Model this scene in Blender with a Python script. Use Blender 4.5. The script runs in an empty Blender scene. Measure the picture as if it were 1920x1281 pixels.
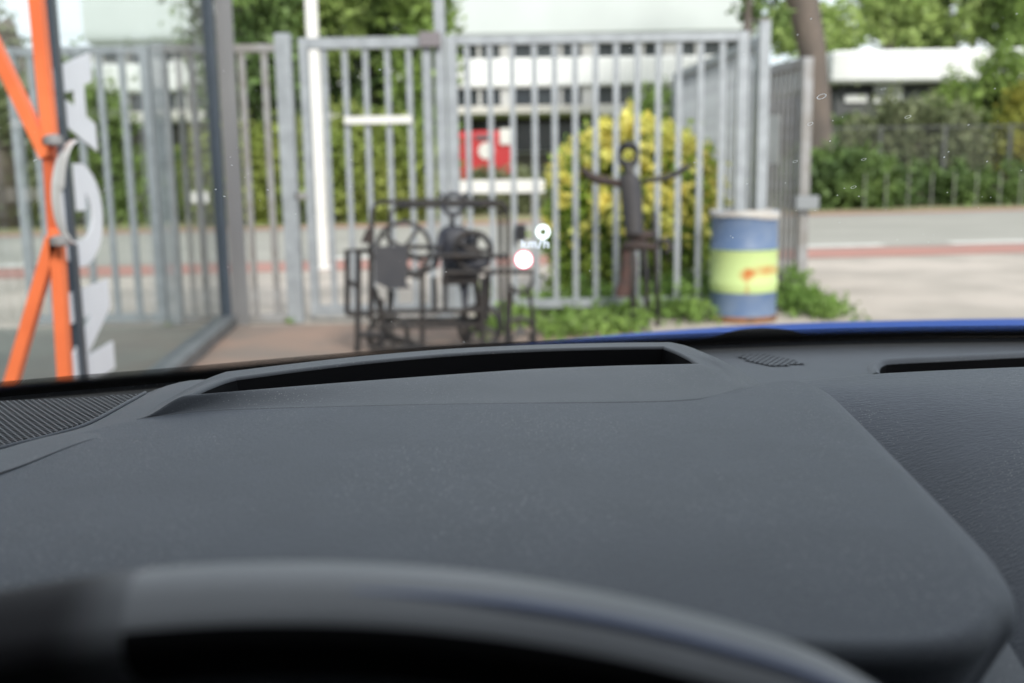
import bpy, math, random
import numpy as np
from mathutils import Vector, Matrix

random.seed(7)
rng = np.random.default_rng(11)
R = math.radians
scene = bpy.context.scene
col = scene.collection

# ------------------------------------------------------------------ camera
EYE = np.array([0.0, 0.0, 1.25])
FPX, CX, CY = 1920.0, 960.0, 640.5
TH, RHO = math.atan(320.0 / 1920.0), 0.0155
Fv = np.array([0, math.cos(TH), -math.sin(TH)])
U0 = np.array([0, math.sin(TH), math.cos(TH)])
X0 = np.array([1.0, 0, 0])
Uv = math.cos(RHO) * U0 + math.sin(RHO) * X0
Rv = math.cos(RHO) * X0 - math.sin(RHO) * U0


def ray(px, py):
    return Fv + Rv * (px - CX) / FPX + Uv * (CY - py) / FPX


def at_d(px, py, d):                      # the point at depth y = d
    r = ray(px, py)
    return EYE + r * (d / r[1])


def at_z(px, py, z):                      # the point at height z (world)
    r = ray(px, py)
    return EYE + r * ((z - EYE[2]) / r[2])


def at_s(px, py, zf, z0=1.11):            # the point on a height function
    z = z0
    for _ in range(12):
        p = at_z(px, py, z)
        z = zf(p[0], p[1])
    return np.array([p[0], p[1], z])


cam = bpy.data.cameras.new('camera')
camo = bpy.data.objects.new('camera', cam)
col.objects.link(camo)
M = Matrix.Identity(4)
for i in range(3):
    M[i][0], M[i][1], M[i][2], M[i][3] = Rv[i], Uv[i], -Fv[i], EYE[i]
camo.matrix_world = M
cam.sensor_width = 36.0
cam.lens = 36.0
cam.clip_start = 0.01
cam.clip_end = 2000
cam.dof.use_dof = True
cam.dof.focus_distance = 0.71
cam.dof.aperture_fstop = 6.3
scene.camera = camo

# ------------------------------------------------------------------ materials
MATS = {}


def nt(name):
    m = bpy.data.materials.new(name)
    m.use_nodes = True
    n = m.node_tree
    b = n.nodes['Principled BSDF']
    return m, n, b


def mat(name, c, rough=0.6, metal=0.0, c2=None, scale=8.0, detail=5, lo=0.35, hi=0.65, bump=0.0, bscale=None,
        spec=0.5, island=0.0, stretch=None, coat=0.0):
    if name in MATS:
        return MATS[name]
    m, n, b = nt(name)
    b.inputs['Roughness'].default_value = rough
    b.inputs['Metallic'].default_value = metal
    b.inputs['Specular IOR Level'].default_value = spec
    if coat:
        b.inputs['Coat Weight'].default_value = coat
        b.inputs['Coat Roughness'].default_value = 0.08
    tc = n.nodes.new('ShaderNodeTexCoord')
    vec = tc.outputs['Object']
    if stretch:
        mp = n.nodes.new('ShaderNodeMapping')
        mp.inputs['Scale'].default_value = stretch
        n.links.new(vec, mp.inputs['Vector'])
        vec = mp.outputs['Vector']
    cc = (*c, 1)
    out = None
    if c2 is not None:
        no = n.nodes.new('ShaderNodeTexNoise')
        no.inputs['Scale'].default_value = scale
        no.inputs['Detail'].default_value = detail
        n.links.new(vec, no.inputs['Vector'])
        mr = n.nodes.new('ShaderNodeMapRange')
        mr.inputs['From Min'].default_value = lo
        mr.inputs['From Max'].default_value = hi
        n.links.new(no.outputs['Fac'], mr.inputs['Value'])
        mx = n.nodes.new('ShaderNodeMix')
        mx.data_type = 'RGBA'
        mx.inputs['A'].default_value = cc
        mx.inputs['B'].default_value = (*c2, 1)
        n.links.new(mr.outputs['Result'], mx.inputs['Factor'])
        out = mx.outputs['Result']
    if island:
        ge = n.nodes.new('ShaderNodeNewGeometry')
        hs = n.nodes.new('ShaderNodeHueSaturation')
        ma = n.nodes.new('ShaderNodeMapRange')
        ma.inputs['To Min'].default_value = 1 - island
        ma.inputs['To Max'].default_value = 1 + island
        n.links.new(ge.outputs['Random Per Island'], ma.inputs['Value'])
        n.links.new(ma.outputs['Result'], hs.inputs['Value'])
        if out is not None:
            n.links.new(out, hs.inputs['Color'])
        else:
            hs.inputs['Color'].default_value = cc
        out = hs.outputs['Color']
    if out is not None:
        n.links.new(out, b.inputs['Base Color'])
    else:
        b.inputs['Base Color'].default_value = cc
    if bump:
        nb = n.nodes.new('ShaderNodeTexNoise')
        nb.inputs['Scale'].default_value = bscale or scale * 4
        nb.inputs['Detail'].default_value = 4
        n.links.new(vec, nb.inputs['Vector'])
        bu = n.nodes.new('ShaderNodeBump')
        bu.inputs['Strength'].default_value = 1.0
        bu.inputs['Distance'].default_value = bump
        n.links.new(nb.outputs['Fac'], bu.inputs['Height'])
        n.links.new(bu.outputs['Normal'], b.inputs['Normal'])
    MATS[name] = m
    return m


def leaf_mat(name, c, c2, scale=0.8, island=0.45, trans=0.35):
    if name in MATS:
        return MATS[name]
    m = mat(name, c, rough=0.55, c2=c2, scale=scale, detail=3, island=island, spec=0.3)
    n = m.node_tree
    b = n.nodes['Principled BSDF']
    t = n.nodes.new('ShaderNodeBsdfTranslucent')
    src = b.inputs['Base Color'].links[0].from_socket
    n.links.new(src, t.inputs['Color'])
    ms = n.nodes.new('ShaderNodeMixShader')
    ms.inputs[0].default_value = trans
    n.links.new(b.outputs[0], ms.inputs[1])
    n.links.new(t.outputs[0], ms.inputs[2])
    n.links.new(ms.outputs[0], n.nodes['Material Output'].inputs['Surface'])
    return m


def dash_mat(name, c, rough, grain, gscale, gst, dust=0.5, spec=0.35, dustc=(0.45, 0.45, 0.43), sheen=0.22):
    """moulded plastic: fine grain, slight mottling and settled dust specks"""
    m, n, b = nt(name)
    L = n.links.new
    b.inputs['Roughness'].default_value = rough
    b.inputs['Specular IOR Level'].default_value = spec
    b.inputs['Sheen Weight'].default_value = sheen          # film of settled dust
    b.inputs['Sheen Roughness'].default_value = 0.45
    b.inputs['Sheen Tint'].default_value = (0.88, 0.94, 1.0, 1)
    tc = n.nodes.new('ShaderNodeTexCoord')
    mp = n.nodes.new('ShaderNodeMapping')
    mp.inputs['Scale'].default_value = gst
    L(tc.outputs['Object'], mp.inputs['Vector'])
    # grain
    g = n.nodes.new('ShaderNodeTexNoise')
    g.inputs['Scale'].default_value = gscale
    g.inputs['Detail'].default_value = 3
    g.inputs['Distortion'].default_value = 0.6
    L(mp.outputs['Vector'], g.inputs['Vector'])
    bu = n.nodes.new('ShaderNodeBump')
    bu.inputs['Strength'].default_value = 1.0
    bu.inputs['Distance'].default_value = grain
    L(g.outputs['Fac'], bu.inputs['Height'])
    L(bu.outputs['Normal'], b.inputs['Normal'])
    # mottling
    mo = n.nodes.new('ShaderNodeTexNoise')
    mo.inputs['Scale'].default_value = 26
    mo.inputs['Detail'].default_value = 6
    L(tc.outputs['Object'], mo.inputs['Vector'])
    mr = n.nodes.new('ShaderNodeMapRange')
    mr.inputs['From Min'].default_value = 0.3
    mr.inputs['From Max'].default_value = 0.7
    L(mo.outputs['Fac'], mr.inputs['Value'])
    mx = n.nodes.new('ShaderNodeMix')
    mx.data_type = 'RGBA'
    mx.inputs['A'].default_value = (*c, 1)
    mx.inputs['B'].default_value = (*[v * 1.16 for v in c], 1)
    L(mr.outputs['Result'], mx.inputs['Factor'])
    cur = mx.outputs['Result']
    # dust: sparse voronoi specks, two sizes
    for sc, thr, gate, amt in ((560, 0.22, 0.55, 0.5), (230, 0.095, 0.70, 0.8)):
        v = n.nodes.new('ShaderNodeTexVoronoi')
        v.inputs['Scale'].default_value = sc
        L(tc.outputs['Object'], v.inputs['Vector'])
        lt = n.nodes.new('ShaderNodeMath')
        lt.operation = 'LESS_THAN'
        lt.inputs[1].default_value = thr
        L(v.outputs['Distance'], lt.inputs[0])
        sx = n.nodes.new('ShaderNodeSeparateColor')
        L(v.outputs['Color'], sx.inputs['Color'])
        gt = n.nodes.new('ShaderNodeMath')
        gt.operation = 'GREATER_THAN'
        gt.inputs[1].default_value = gate
        L(sx.outputs[0], gt.inputs[0])
        mu = n.nodes.new('ShaderNodeMath')
        mu.operation = 'MULTIPLY'
        L(lt.outputs[0], mu.inputs[0])
        L(gt.outputs[0], mu.inputs[1])
        # dust lies in drifts
        dn = n.nodes.new('ShaderNodeTexNoise')
        dn.inputs['Scale'].default_value = 11
        dn.inputs['Detail'].default_value = 3
        L(tc.outputs['Object'], dn.inputs['Vector'])
        dm = n.nodes.new('ShaderNodeMapRange')
        dm.inputs['From Min'].default_value = 0.38
        dm.inputs['From Max'].default_value = 0.68
        dm.inputs['To Max'].default_value = amt * dust
        L(dn.outputs['Fac'], dm.inputs['Value'])
        m2 = n.nodes.new('ShaderNodeMath')
        m2.operation = 'MULTIPLY'
        L(mu.outputs[0], m2.inputs[0])
        L(dm.outputs['Result'], m2.inputs[1])
        mxx = n.nodes.new('ShaderNodeMix')
        mxx.data_type = 'RGBA'
        mxx.inputs['B'].default_value = (*dustc, 1)
        L(m2.outputs[0], mxx.inputs['Factor'])
        L(cur, mxx.inputs['A'])
        cur = mxx.outputs['Result']
    L(cur, b.inputs['Base Color'])
    MATS[name] = m
    return m


def glass_mat(name, tint, refl=1.0, ior=1.45):
    m, n, b = nt(name)
    n.nodes.remove(b)
    t = n.nodes.new('ShaderNodeBsdfTransparent')
    t.inputs['Color'].default_value = (*tint, 1)
    g = n.nodes.new('ShaderNodeBsdfGlossy')
    g.inputs['Roughness'].default_value = 0.0
    g.inputs['Color'].default_value = (refl, refl, refl, 1)
    lw = n.nodes.new('ShaderNodeLayerWeight')          # facing = 1 - |cos|, the same from both sides of the pane
    lw.inputs['Blend'].default_value = 0.5
    pw = n.nodes.new('ShaderNodeMath')
    pw.operation = 'POWER'
    pw.inputs[1].default_value = 5
    n.links.new(lw.outputs['Facing'], pw.inputs[0])
    f0 = ((ior - 1) / (ior + 1)) ** 2
    fr = n.nodes.new('ShaderNodeMath')
    fr.operation = 'MULTIPLY_ADD'
    fr.inputs[1].default_value = 1 - f0
    fr.inputs[2].default_value = f0
    n.links.new(pw.outputs[0], fr.inputs[0])
    ms = n.nodes.new('ShaderNodeMixShader')
    n.links.new(fr.outputs[0], ms.inputs[0])
    n.links.new(t.outputs[0], ms.inputs[1])
    n.links.new(g.outputs[0], ms.inputs[2])
    n.links.new(ms.outputs[0], n.nodes['Material Output'].inputs['Surface'])
    MATS[name] = m
    return m


def emis(name, c, s):
    m, n, b = nt(name)
    b.inputs['Base Color'].default_value = (0, 0, 0, 1)
    b.inputs['Emission Color'].default_value = (*c, 1)
    b.inputs['Emission Strength'].default_value = s
    MATS[name] = m
    return m


# ------------------------------------------------------------------ objects
def loc_of(o):
    v = np.zeros(3)
    while o is not None:
        v = v + np.array(o.location)
        o = o.parent
    return v


def thing(name, loc, label, cat, group=None):
    o = bpy.data.objects.new(name, None)
    o.empty_display_size = 0.1
    o.location = tuple(loc)
    o['label'] = label
    o['category'] = cat
    if group:
        o['group'] = group
    col.objects.link(o)
    return o


def tag(o, label, cat, group=None):
    o['label'] = label
    o['category'] = cat
    if group:
        o['group'] = group
    return o


class MB:
    """collects shapes in world coordinates"""

    def __init__(s):
        s.v, s.f = [], []

    def add(s, vs, fs):
        k = len(s.v)
        s.v += [tuple(map(float, p)) for p in vs]
        s.f += [tuple(i + k for i in f) for f in fs]
        return s

    def box(s, c, d, rot=0.0, axes=None):
        c = np.array(c, float)
        hx, hy, hz = [x / 2 for x in d]
        if axes is None:
            axes = (np.array([math.cos(rot), math.sin(rot), 0]), np.array([-math.sin(rot), math.cos(rot), 0]), np.array([0, 0, 1.0]))
        a, b, e = axes
        bev = min(hx, hy, hz) * 0.18
        vs = []
        # chamfered on the edges of the two end faces
        for sz, k in ((-1, 1), (-1, 0), (1, 0), (1, 1)):
            ix, iy = hx - bev * k, hy - bev * k
            zz = sz * (hz - (0 if k else bev))
            for sx, sy in ((-1, -1), (1, -1), (1, 1), (-1, 1)):
                vs.append(c + a * sx * ix + b * sy * iy + e * zz)
        fs = [(3, 2, 1, 0), (12, 13, 14, 15)]
        for r in range(3):
            for i in range(4):
                j = (i + 1) % 4
                fs.append((r * 4 + i, r * 4 + j, r * 4 + 4 + j, r * 4 + 4 + i))
        return s.add(vs, fs)

    def beam(s, p, q, w, h=None, up=(0, 0, 1)):
        p, q = np.array(p, float), np.array(q, float)
        d = q - p
        L = np.linalg.norm(d)
        e = d / L
        u = np.array(up, float)
        if abs(np.dot(u, e)) > 0.95:
            u = np.array([0, 1.0, 0])
        a = np.cross(u, e)
        a /= np.linalg.norm(a)
        b = np.cross(e, a)
        return s.box((p + q) / 2, (w, h or w, L), axes=(a, b, e))

    def tube(s, pts, r, seg=12, cap=True, closed=False):
        P = [np.array(p, float) for p in pts]
        n = len(P)
        rs = r if hasattr(r, '__len__') else [r] * n
        tang = []
        for i in range(n):
            if closed:
                t = P[(i + 1) % n] - P[i - 1]
            else:
                t = P[min(i + 1, n - 1)] - P[max(i - 1, 0)]
            tang.append(t / (np.linalg.norm(t) + 1e-12))
        u = np.cross(tang[0], (0, 0, 1.0))
        if np.linalg.norm(u) < 0.1:
            u = np.cross(tang[0], (0, 1.0, 0))
        u /= np.linalg.norm(u)
        vs, fs = [], []
        for i in range(n):
            t = tang[i]
            u = u - t * np.dot(u, t)
            u /= np.linalg.norm(u)
            w = np.cross(t, u)
            for k in range(seg):
                a = 2 * math.pi * k / seg
                vs.append(P[i] + (u * math.cos(a) + w * math.sin(a)) * rs[i])
        for i in range(n if closed else n - 1):
            j = (i + 1) % n
            for k in range(seg):
                l = (k + 1) % seg
                fs.append((i * seg + k, i * seg + l, j * seg + l, j * seg + k))
        if cap and not closed:
            fs.append(tuple(range(seg))[::-1])
            fs.append(tuple((n - 1) * seg + k for k in range(seg)))
        return s.add(vs, fs)

    def lathe(s, base, prof, seg=32, cap=True):
        vs, fs = [], []
        for r, z in prof:
            for k in range(seg):
                a = 2 * math.pi * k / seg
                vs.append((base[0] + r * math.cos(a), base[1] + r * math.sin(a), base[2] + z))
        n = len(prof)
        for i in range(n - 1):
            for k in range(seg):
                l = (k + 1) % seg
                fs.append((i * seg + k, i * seg + l, (i + 1) * seg + l, (i + 1) * seg + k))
        if cap:
            fs.append(tuple(range(seg))[::-1])
            fs.append(tuple((n - 1) * seg + k for k in range(seg)))
        return s.add(vs, fs)

    def prism(s, poly, ax, ay, an, o, th):
        """flat outline (2D) extruded by th along an"""
        o, ax, ay, an = map(lambda q: np.array(q, float), (o, ax, ay, an))
        n = len(poly)
        vs = [o + ax * p[0] + ay * p[1] for p in poly] + [o + ax * p[0] + ay * p[1] + an * th for p in poly]
        fs = [tuple(range(n)), tuple(range(2 * n - 1, n - 1, -1))]
        for i in range(n):
            j = (i + 1) % n
            fs.append((j, i, n + i, n + j))
        return s.add(vs, fs)

    def grid(s, rows, closed=False):
        """rows: list of equal length point lists"""
        n, m = len(rows), len(rows[0])
        vs = [p for r in rows for p in r]
        fs = []
        for i in range(n - 1):
            for k in range(m if closed else m - 1):
                l = (k + 1) % m
                fs.append((i * m + k, i * m + l, (i + 1) * m + l, (i + 1) * m + k))
        return s.add(vs, fs)

    def build(s, name, m, parent=None, smooth=False, origin=None, angle=None):
        me = bpy.data.meshes.new(name)
        V = np.array(s.v)
        o = bpy.data.objects.new(name, me)
        if parent is not None:
            off = loc_of(parent)
            o.parent = parent
        else:
            off = np.array(origin) if origin is not None else np.array([*(V[:, :2].min(0) + V[:, :2].max(0)) / 2, V[:, 2].min()])
            o.location = tuple(off)
        me.from_pydata([tuple(p) for p in V - off], [], s.f)
        me.materials.append(m)
        if smooth:
            me.polygons.foreach_set('use_smooth', [True] * len(me.polygons))
            if angle:
                me.set_sharp_from_angle(angle=R(angle))
        me.validate()
        me.update()
        col.objects.link(o)
        return o


def quads_obj(name, V, m, parent=None, origin=None, uvs=None):
    """V: (n,4,3) world quads -> one mesh"""
    n = len(V)
    off = loc_of(parent) if parent is not None else (np.array(origin) if origin is not None else V.reshape(-1, 3).min(0))
    P = (V.reshape(-1, 3) - off).astype(np.float32)
    me = bpy.data.meshes.new(name)
    me.vertices.add(n * 4)
    me.vertices.foreach_set('co', P.ravel())
    me.loops.add(n * 4)
    me.loops.foreach_set('vertex_index', np.arange(n * 4, dtype=np.int32))
    me.polygons.add(n)
    me.polygons.foreach_set('loop_start', np.arange(0, n * 4, 4, dtype=np.int32))
    me.polygons.foreach_set('loop_total', np.full(n, 4, dtype=np.int32))
    me.materials.append(m)
    me.update()
    me.validate()
    o = bpy.data.objects.new(name, me)
    if parent is not None:
        o.parent = parent
    else:
        o.location = tuple(off)
    col.objects.link(o)
    return o


def leaves(centers, size, flat=0.0):
    n = len(centers)
    a = rng.normal(size=(n, 3))
    a[:, 2] *= (1 - flat)
    a /= np.linalg.norm(a, axis=1, keepdims=True)
    b = rng.normal(size=(n, 3))
    b -= a * np.sum(a * b, axis=1, keepdims=True)
    b /= np.linalg.norm(b, axis=1, keepdims=True)
    s = size * rng.uniform(0.6, 1.35, size=(n, 1))
    V = np.stack([centers - a * s, centers - b * s * 0.55, centers + a * s, centers + b * s * 0.55], axis=1)
    return V


def clumps(lobes, n_clump, per, spread, shell=0.55):
    """leaf positions: clumps spread through ellipsoid lobes (cx,cy,cz,rx,ry,rz)"""
    out = []
    w = np.array([l[3] * l[4] * l[5] for l in lobes]) ** 0.7
    w /= w.sum()
    for i in rng.choice(len(lobes), size=n_clump, p=w):
        l = lobes[i]
        d = rng.normal(size=3)
        d /= np.linalg.norm(d)
        rr = shell + (1 - shell) * rng.uniform() ** 0.6
        c = np.array(l[:3]) + d * rr * np.array(l[3:6])
        k = int(per * rng.uniform(0.5, 1.5))
        out.append(c + rng.normal(size=(k, 3)) * spread * rng.uniform(0.6, 1.3))
    return np.concatenate(out)


def structure(o):
    o['kind'] = 'structure'
    return o


# ------------------------------------------------------------------ world and sun
SUN_EL, SUN_AZ = R(38), R(163)      # azimuth measured clockwise from +Y: behind and slightly right
world = bpy.data.worlds.new('World')
scene.world = world
world.use_nodes = True
wn = world.node_tree
bg = wn.nodes['Background']
bg.inputs['Strength'].default_value = 0.10
sky = wn.nodes.new('ShaderNodeTexSky')
sky.sky_type = 'NISHITA'
sky.sun_disc = False
sky.sun_elevation = SUN_EL
sky.sun_rotation = SUN_AZ
tcw = wn.nodes.new('ShaderNodeTexCoord')
cn = wn.nodes.new('ShaderNodeTexNoise')
cn.inputs['Scale'].default_value = 3.2
cn.inputs['Detail'].default_value = 7
wn.links.new(tcw.outputs['Generated'], cn.inputs['Vector'])
cmr = wn.nodes.new('ShaderNodeMapRange')
cmr.inputs['From Min'].default_value = 0.36
cmr.inputs['From Max'].default_value = 0.56
cmr.inputs['To Min'].default_value = 0.25
cmr.inputs['To Max'].default_value = 0.97
wn.links.new(cn.outputs['Fac'], cmr.inputs['Value'])
cmx = wn.nodes.new('ShaderNodeMix')
cmx.data_type = 'RGBA'
cmx.inputs['B'].default_value = (8.0, 8.5, 9.0, 1)
wn.links.new(cmr.outputs['Result'], cmx.inputs['Factor'])
wn.links.new(sky.outputs['Color'], cmx.inputs['A'])
wn.links.new(cmx.outputs['Result'], bg.inputs['Color'])

sl = bpy.data.lights.new('sun', 'SUN')
sl.energy = 2.3
sl.angle = R(14)
sl.color = (1.0, 0.95, 0.87)
so = bpy.data.objects.new('sun', sl)
sd = Vector((math.sin(SUN_AZ) * math.cos(SUN_EL), math.cos(SUN_AZ) * math.cos(SUN_EL), math.sin(SUN_EL)))
so.rotation_euler = sd.to_track_quat('Z', 'Y').to_euler()
so.location = (0, -5, 12)
col.objects.link(so)

scene.view_settings.view_transform = 'Standard'
scene.view_settings.look = 'None'
scene.view_settings.exposure = 0.85
scene.view_settings.gamma = 1
scene.render.engine = 'CYCLES'
scene.cycles.use_denoising = True
scene.cycles.max_bounces = 10
scene.cycles.transparent_max_bounces = 24
scene.cycles.sample_clamp_indirect = 8
scene.cycles.caustics_reflective = False
scene.cycles.caustics_refractive = False

# ================================================================== GROUND
m_ground = mat('paving', (0.49, 0.43, 0.375), 0.9, c2=(0.37, 0.33, 0.285), scale=0.9, lo=0.40, hi=0.60, bump=0.004, bscale=30)
m_brick = mat('red_brown_paving', (0.30, 0.205, 0.16), 0.9, c2=(0.21, 0.17, 0.145), scale=1.6, bump=0.006, bscale=25)
m_slab = mat('grey_paving', (0.235, 0.235, 0.205), 0.85, c2=(0.18, 0.18, 0.16), scale=1.8)
m_road = mat('road_asphalt', (0.36, 0.345, 0.305), 0.9, c2=(0.30, 0.29, 0.255), scale=0.5)
m_red = mat('red_cycle_asphalt', (0.42, 0.21, 0.17), 0.9, c2=(0.36, 0.20, 0.17), scale=0.8)
m_mark = mat('road_paint', (0.72, 0.70, 0.66), 0.8, c2=(0.6, 0.58, 0.54), scale=5)
m_verge = mat('dry_verge', (0.33, 0.28, 0.16), 0.95, c2=(0.22, 0.24, 0.11), scale=0.7)
m_grass = mat('lawn', (0.10, 0.145, 0.045), 0.95, c2=(0.16, 0.19, 0.06), scale=0.5)


def sheet(name, poly, z, m):
    b = MB()
    b.add([(x, y, z) for x, y in poly], [tuple(range(len(poly)))])
    return structure(b.build(name, m, origin=(0, 0, 0)))


def band(name, n0, n1, z, m, x0=-70, x1=90):
    """a strip between two lines y = a + b x"""
    return sheet(name, [(x0, n0[0] + n0[1] * x0), (x1, n0[0] + n0[1] * x1), (x1, n1[0] + n1[1] * x1), (x0, n1[0] + n1[1] * x0)], z, m)


sheet('ground', [(-600, -300), (600, -300), (600, 900), (-600, 900)], 0.0, m_ground)
NEAR, FAR = (15.2, 0.11), (25.0, 0.21)
band('road', NEAR, FAR, 0.004, m_road)
band('cycle_path', (13.6, 0.11), (15.1, 0.11), 0.008, m_red)
band('kerb_strip', (24.6, 0.21), (25.7, 0.21), 0.012, m_red)
band('verge', (25.7, 0.21), (29.5, 0.23), 0.016, m_verge)
band('lawn', (29.5, 0.23), (60, 0.23), 0.02, m_grass)
mk = MB()
for x0 in (-12.0, -7.4, -2.8, 1.8, 4.55, 7.0, 11.6):
    y0, y1 = 15.35 + 0.11 * x0, 15.35 + 0.11 * (x0 + 1.35)
    mk.add([(x0, y0, 0.009), (x0 + 1.35, y1, 0.009), (x0 + 1.35, y1 + 0.42, 0.009), (x0, y0 + 0.42, 0.009)], [(0, 1, 2, 3)])
structure(mk.build('road_marking', m_mark, origin=(0, 0, 0)))
gF, gN = at_z(428, 612, 0)[:2], at_z(325, 702, 0)[:2]     # line of the glass wall on the ground
gdir = (gN - gF) / np.linalg.norm(gN - gF)
gA = gF - gdir * 0.0
gB = gF + gdir * 6.2
sheet('yard_paving', [tuple(gA), tuple(gB), (1.3, gB[1]), (1.15, 7.6), (0.75, 8.5)], 0.004, m_brick)
sheet('terrace_paving', [tuple(gA), (-9, 8.6), (-9, 1.5), tuple(gB)], 0.006, m_slab)

# ================================================================== GALVANISED FENCE AND GATES
m_galv = mat('galvanised_steel', (0.36, 0.385, 0.41), 0.5, 0.2, c2=(0.28, 0.30, 0.32), scale=9)
m_galv2 = mat('weathered_galvanised_steel', (0.33, 0.33, 0.335), 0.55, 0.25, c2=(0.24, 0.225, 0.21), scale=6)
m_white = mat('white_paint', (0.78, 0.77, 0.74), 0.5, c2=(0.70, 0.69, 0.66), scale=3)
FY = 8.65


def fx(px, y=320, d=FY):
    return at_d(px, y, d)[0]


def bars(parent, pts, z0, z1, w, ang, m):
    """separate bar objects sharing one mesh"""
    base = None
    off = loc_of(parent)
    for (x, y) in pts:
        if base is None:
            b = MB().box((0, 0, (z0 + z1) / 2), (w, w * 0.8, z1 - z0), ang)
            base = b.build('bar', m, origin=(0, 0, 0))
            o = base
        else:
            o = base.copy()
            col.objects.link(o)
        o.parent = parent
        o.location = (x - off[0], y - off[1], -off[2])


def gate(name, label, cat, A, B, bar_ts, z0=0.06, z1=2.34, rail=0.065, stile=0.07, bw=0.045, m=None, stiles=(1, 1), bottom=True, group=None):
    m = m or m_galv
    A, B = np.array(A, float), np.array(B, float)
    d = (B - A) / np.linalg.norm(B - A)
    L = np.linalg.norm(B - A)
    ang = math.atan2(d[1], d[0])
    t = thing(name, (A[0], A[1], 0), label, cat, group)
    b = MB()
    rz = [z1 - rail / 2] + ([z0 + rail / 2] if bottom else [])
    for z in rz:
        b.beam((*(A + d * stile * 0.5 * stiles[0]), z), (*(B - d * stile * 0.5 * stiles[1]), z), rail)
    for s, P in zip(stiles, (A, B)):
        if s:
            b.box((P[0], P[1], (z0 + z1) / 2), (stile, stile, z1 - z0 + 0.004), ang)
    b.build('frame', m, t)
    bars(t, [tuple(A + d * L * q) for q in bar_ts], z0 + rail, z1 - rail, bw, ang, m)
    return t


def tpos(xs, a, b):
    return [(fx(x) - fx(a)) / (fx(b) - fx(a)) for x in xs]


gate('bar_gate', 'grey bar gate seen through the glass pane, between white letters and wide post', 'gate', (fx(40), FY), (fx(287), FY),
     tpos([75, 117, 159, 201, 243], 40, 287), z0=0.03, z1=2.30)
t = thing('bar_fence', (fx(313), FY, 0), 'short grey fence panel behind the dark corner post of the glass wall', 'fence')
for zr in (2.27, 0.05):
    MB().beam((fx(318), FY, zr), (fx(545), FY, zr), 0.06).build('rail', m_galv2, t)
bars(t, [(fx(x), FY) for x in (348, 372, 428, 465, 507)], 0.08, 2.24, 0.05, 0, m_galv2)
MB().box((fx(313), FY, 1.16), (0.115, 0.1, 2.32)).build('post', m_galv, t)
MB().box((fx(543), FY, 1.19), (0.125, 0.11, 2.38)).build('post', m_galv, t)
g = gate('bar_gate', 'grey bar gate with short white cross bar, right of the white pole', 'gate', (fx(580), FY), (fx(806), FY),
         tpos([617, 655, 693, 733, 773], 580, 806), rail=0.085)
MB().box(((fx(655) + fx(772)) / 2, FY - 0.045, 1.68), (fx(776) - fx(651), 0.012, 0.062)).build('cross_bar', m_white, g)
MB().box((fx(564), FY - 0.03, 1.07), (0.1, 0.05, 0.06)).build('latch', m_galv2, g)
MB().box((fx(806) + 0.035, FY - 0.05, 2.31), (0.17, 0.07, 0.12)).build('hinge', mat('dull_steel', (0.2, 0.18, 0.19), 0.6, 0.4), g)
# wide gate on the right with corner post
g = gate('bar_gate', 'widest grey bar gate, in front of the yellow bush', 'gate', (fx(852), FY), (fx(1388), FY),
         tpos([880, 922, 963, 1004, 1041, 1079, 1117, 1155, 1194, 1233, 1271, 1311, 1351], 852, 1388), z0=0.10, rail=0.07, stile=0.085)
MB().box((fx(975), FY - 0.06, 0.74), (0.085, 0.07, 0.135)).build('lock_case', mat('black_plastic', (0.012, 0.012, 0.014), 0.5), g)
pc = thing('fence_post', (fx(1427), FY, 0), 'tall pale steel corner post at the right end of the widest gate', 'post')
MB().box((fx(1427), FY, 1.21), (0.085, 0.085, 2.42)).build('shaft', m_galv, pc)
MB().box((fx(1427), FY, 2.43), (0.085, 0.085, 0.018)).build('cap', m_galv2, pc)
# tall post between the gates, runs up out of the picture
pm = thing('steel_pole', (fx(830), FY + 0.02, 0), 'tall steel pole between the two gates rising out of view', 'pole')
MB().box((fx(831), FY + 0.02, 2.2), (0.085, 0.085, 4.4)).build('shaft', m_galv, pm)
MB().box((fx(831), FY + 0.02, 0.02), (0.2, 0.2, 0.03)).build('base_plate', m_galv2, pm)
# side fence, receding from the corner post
A, B = (fx(1427) + 0.01, FY + 0.14), (at_d(1268, 300, 12.0)[0], 12.0)
gate('side_fence', 'fence of closely spaced pale bars running away from the corner post', 'fence', A, B, [(i + 1) / 23 for i in range(22)], z0=0.05, z1=2.32,
     rail=0.07, stile=0.09, bw=0.034)
# open leaf
A, B = np.array([at_d(1388, 300, 11.9)[0], 11.9]), np.array([at_d(1506, 320, 10.35)[0], 10.35])
g = gate('open_gate', 'open gate leaf with white sign, nearest the big tree trunk', 'gate', A, B, [(i + 1) / 14 for i in range(13)], z0=0.06, z1=2.30, rail=0.09,
         stile=0.10, bw=0.032, m=m_galv2)
d = (B - A) / np.linalg.norm(B - A)
nrm = np.array([-d[1], d[0]]) * -1
if nrm[1] > 0:
    nrm = -nrm
c = A + d * 0.62 + nrm * 0.05
MB().beam((*(A + d * 0.1 + nrm * 0.05), 1.53), (*(A + d * 1.12 + nrm * 0.05), 1.53), 0.012, 0.5).build('sign_panel', mat('sign_white', (0.62, 0.62, 0.6), 0.5, c2=(0.5, 0.5, 0.49), scale=4), g)
MB().box((B[0] + 0.02, B[1] - 0.08, 0.89), (0.22, 0.1, 0.14)).build('latch', mat('zinc', (0.26, 0.275, 0.29), 0.5, 0.2), g)

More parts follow.
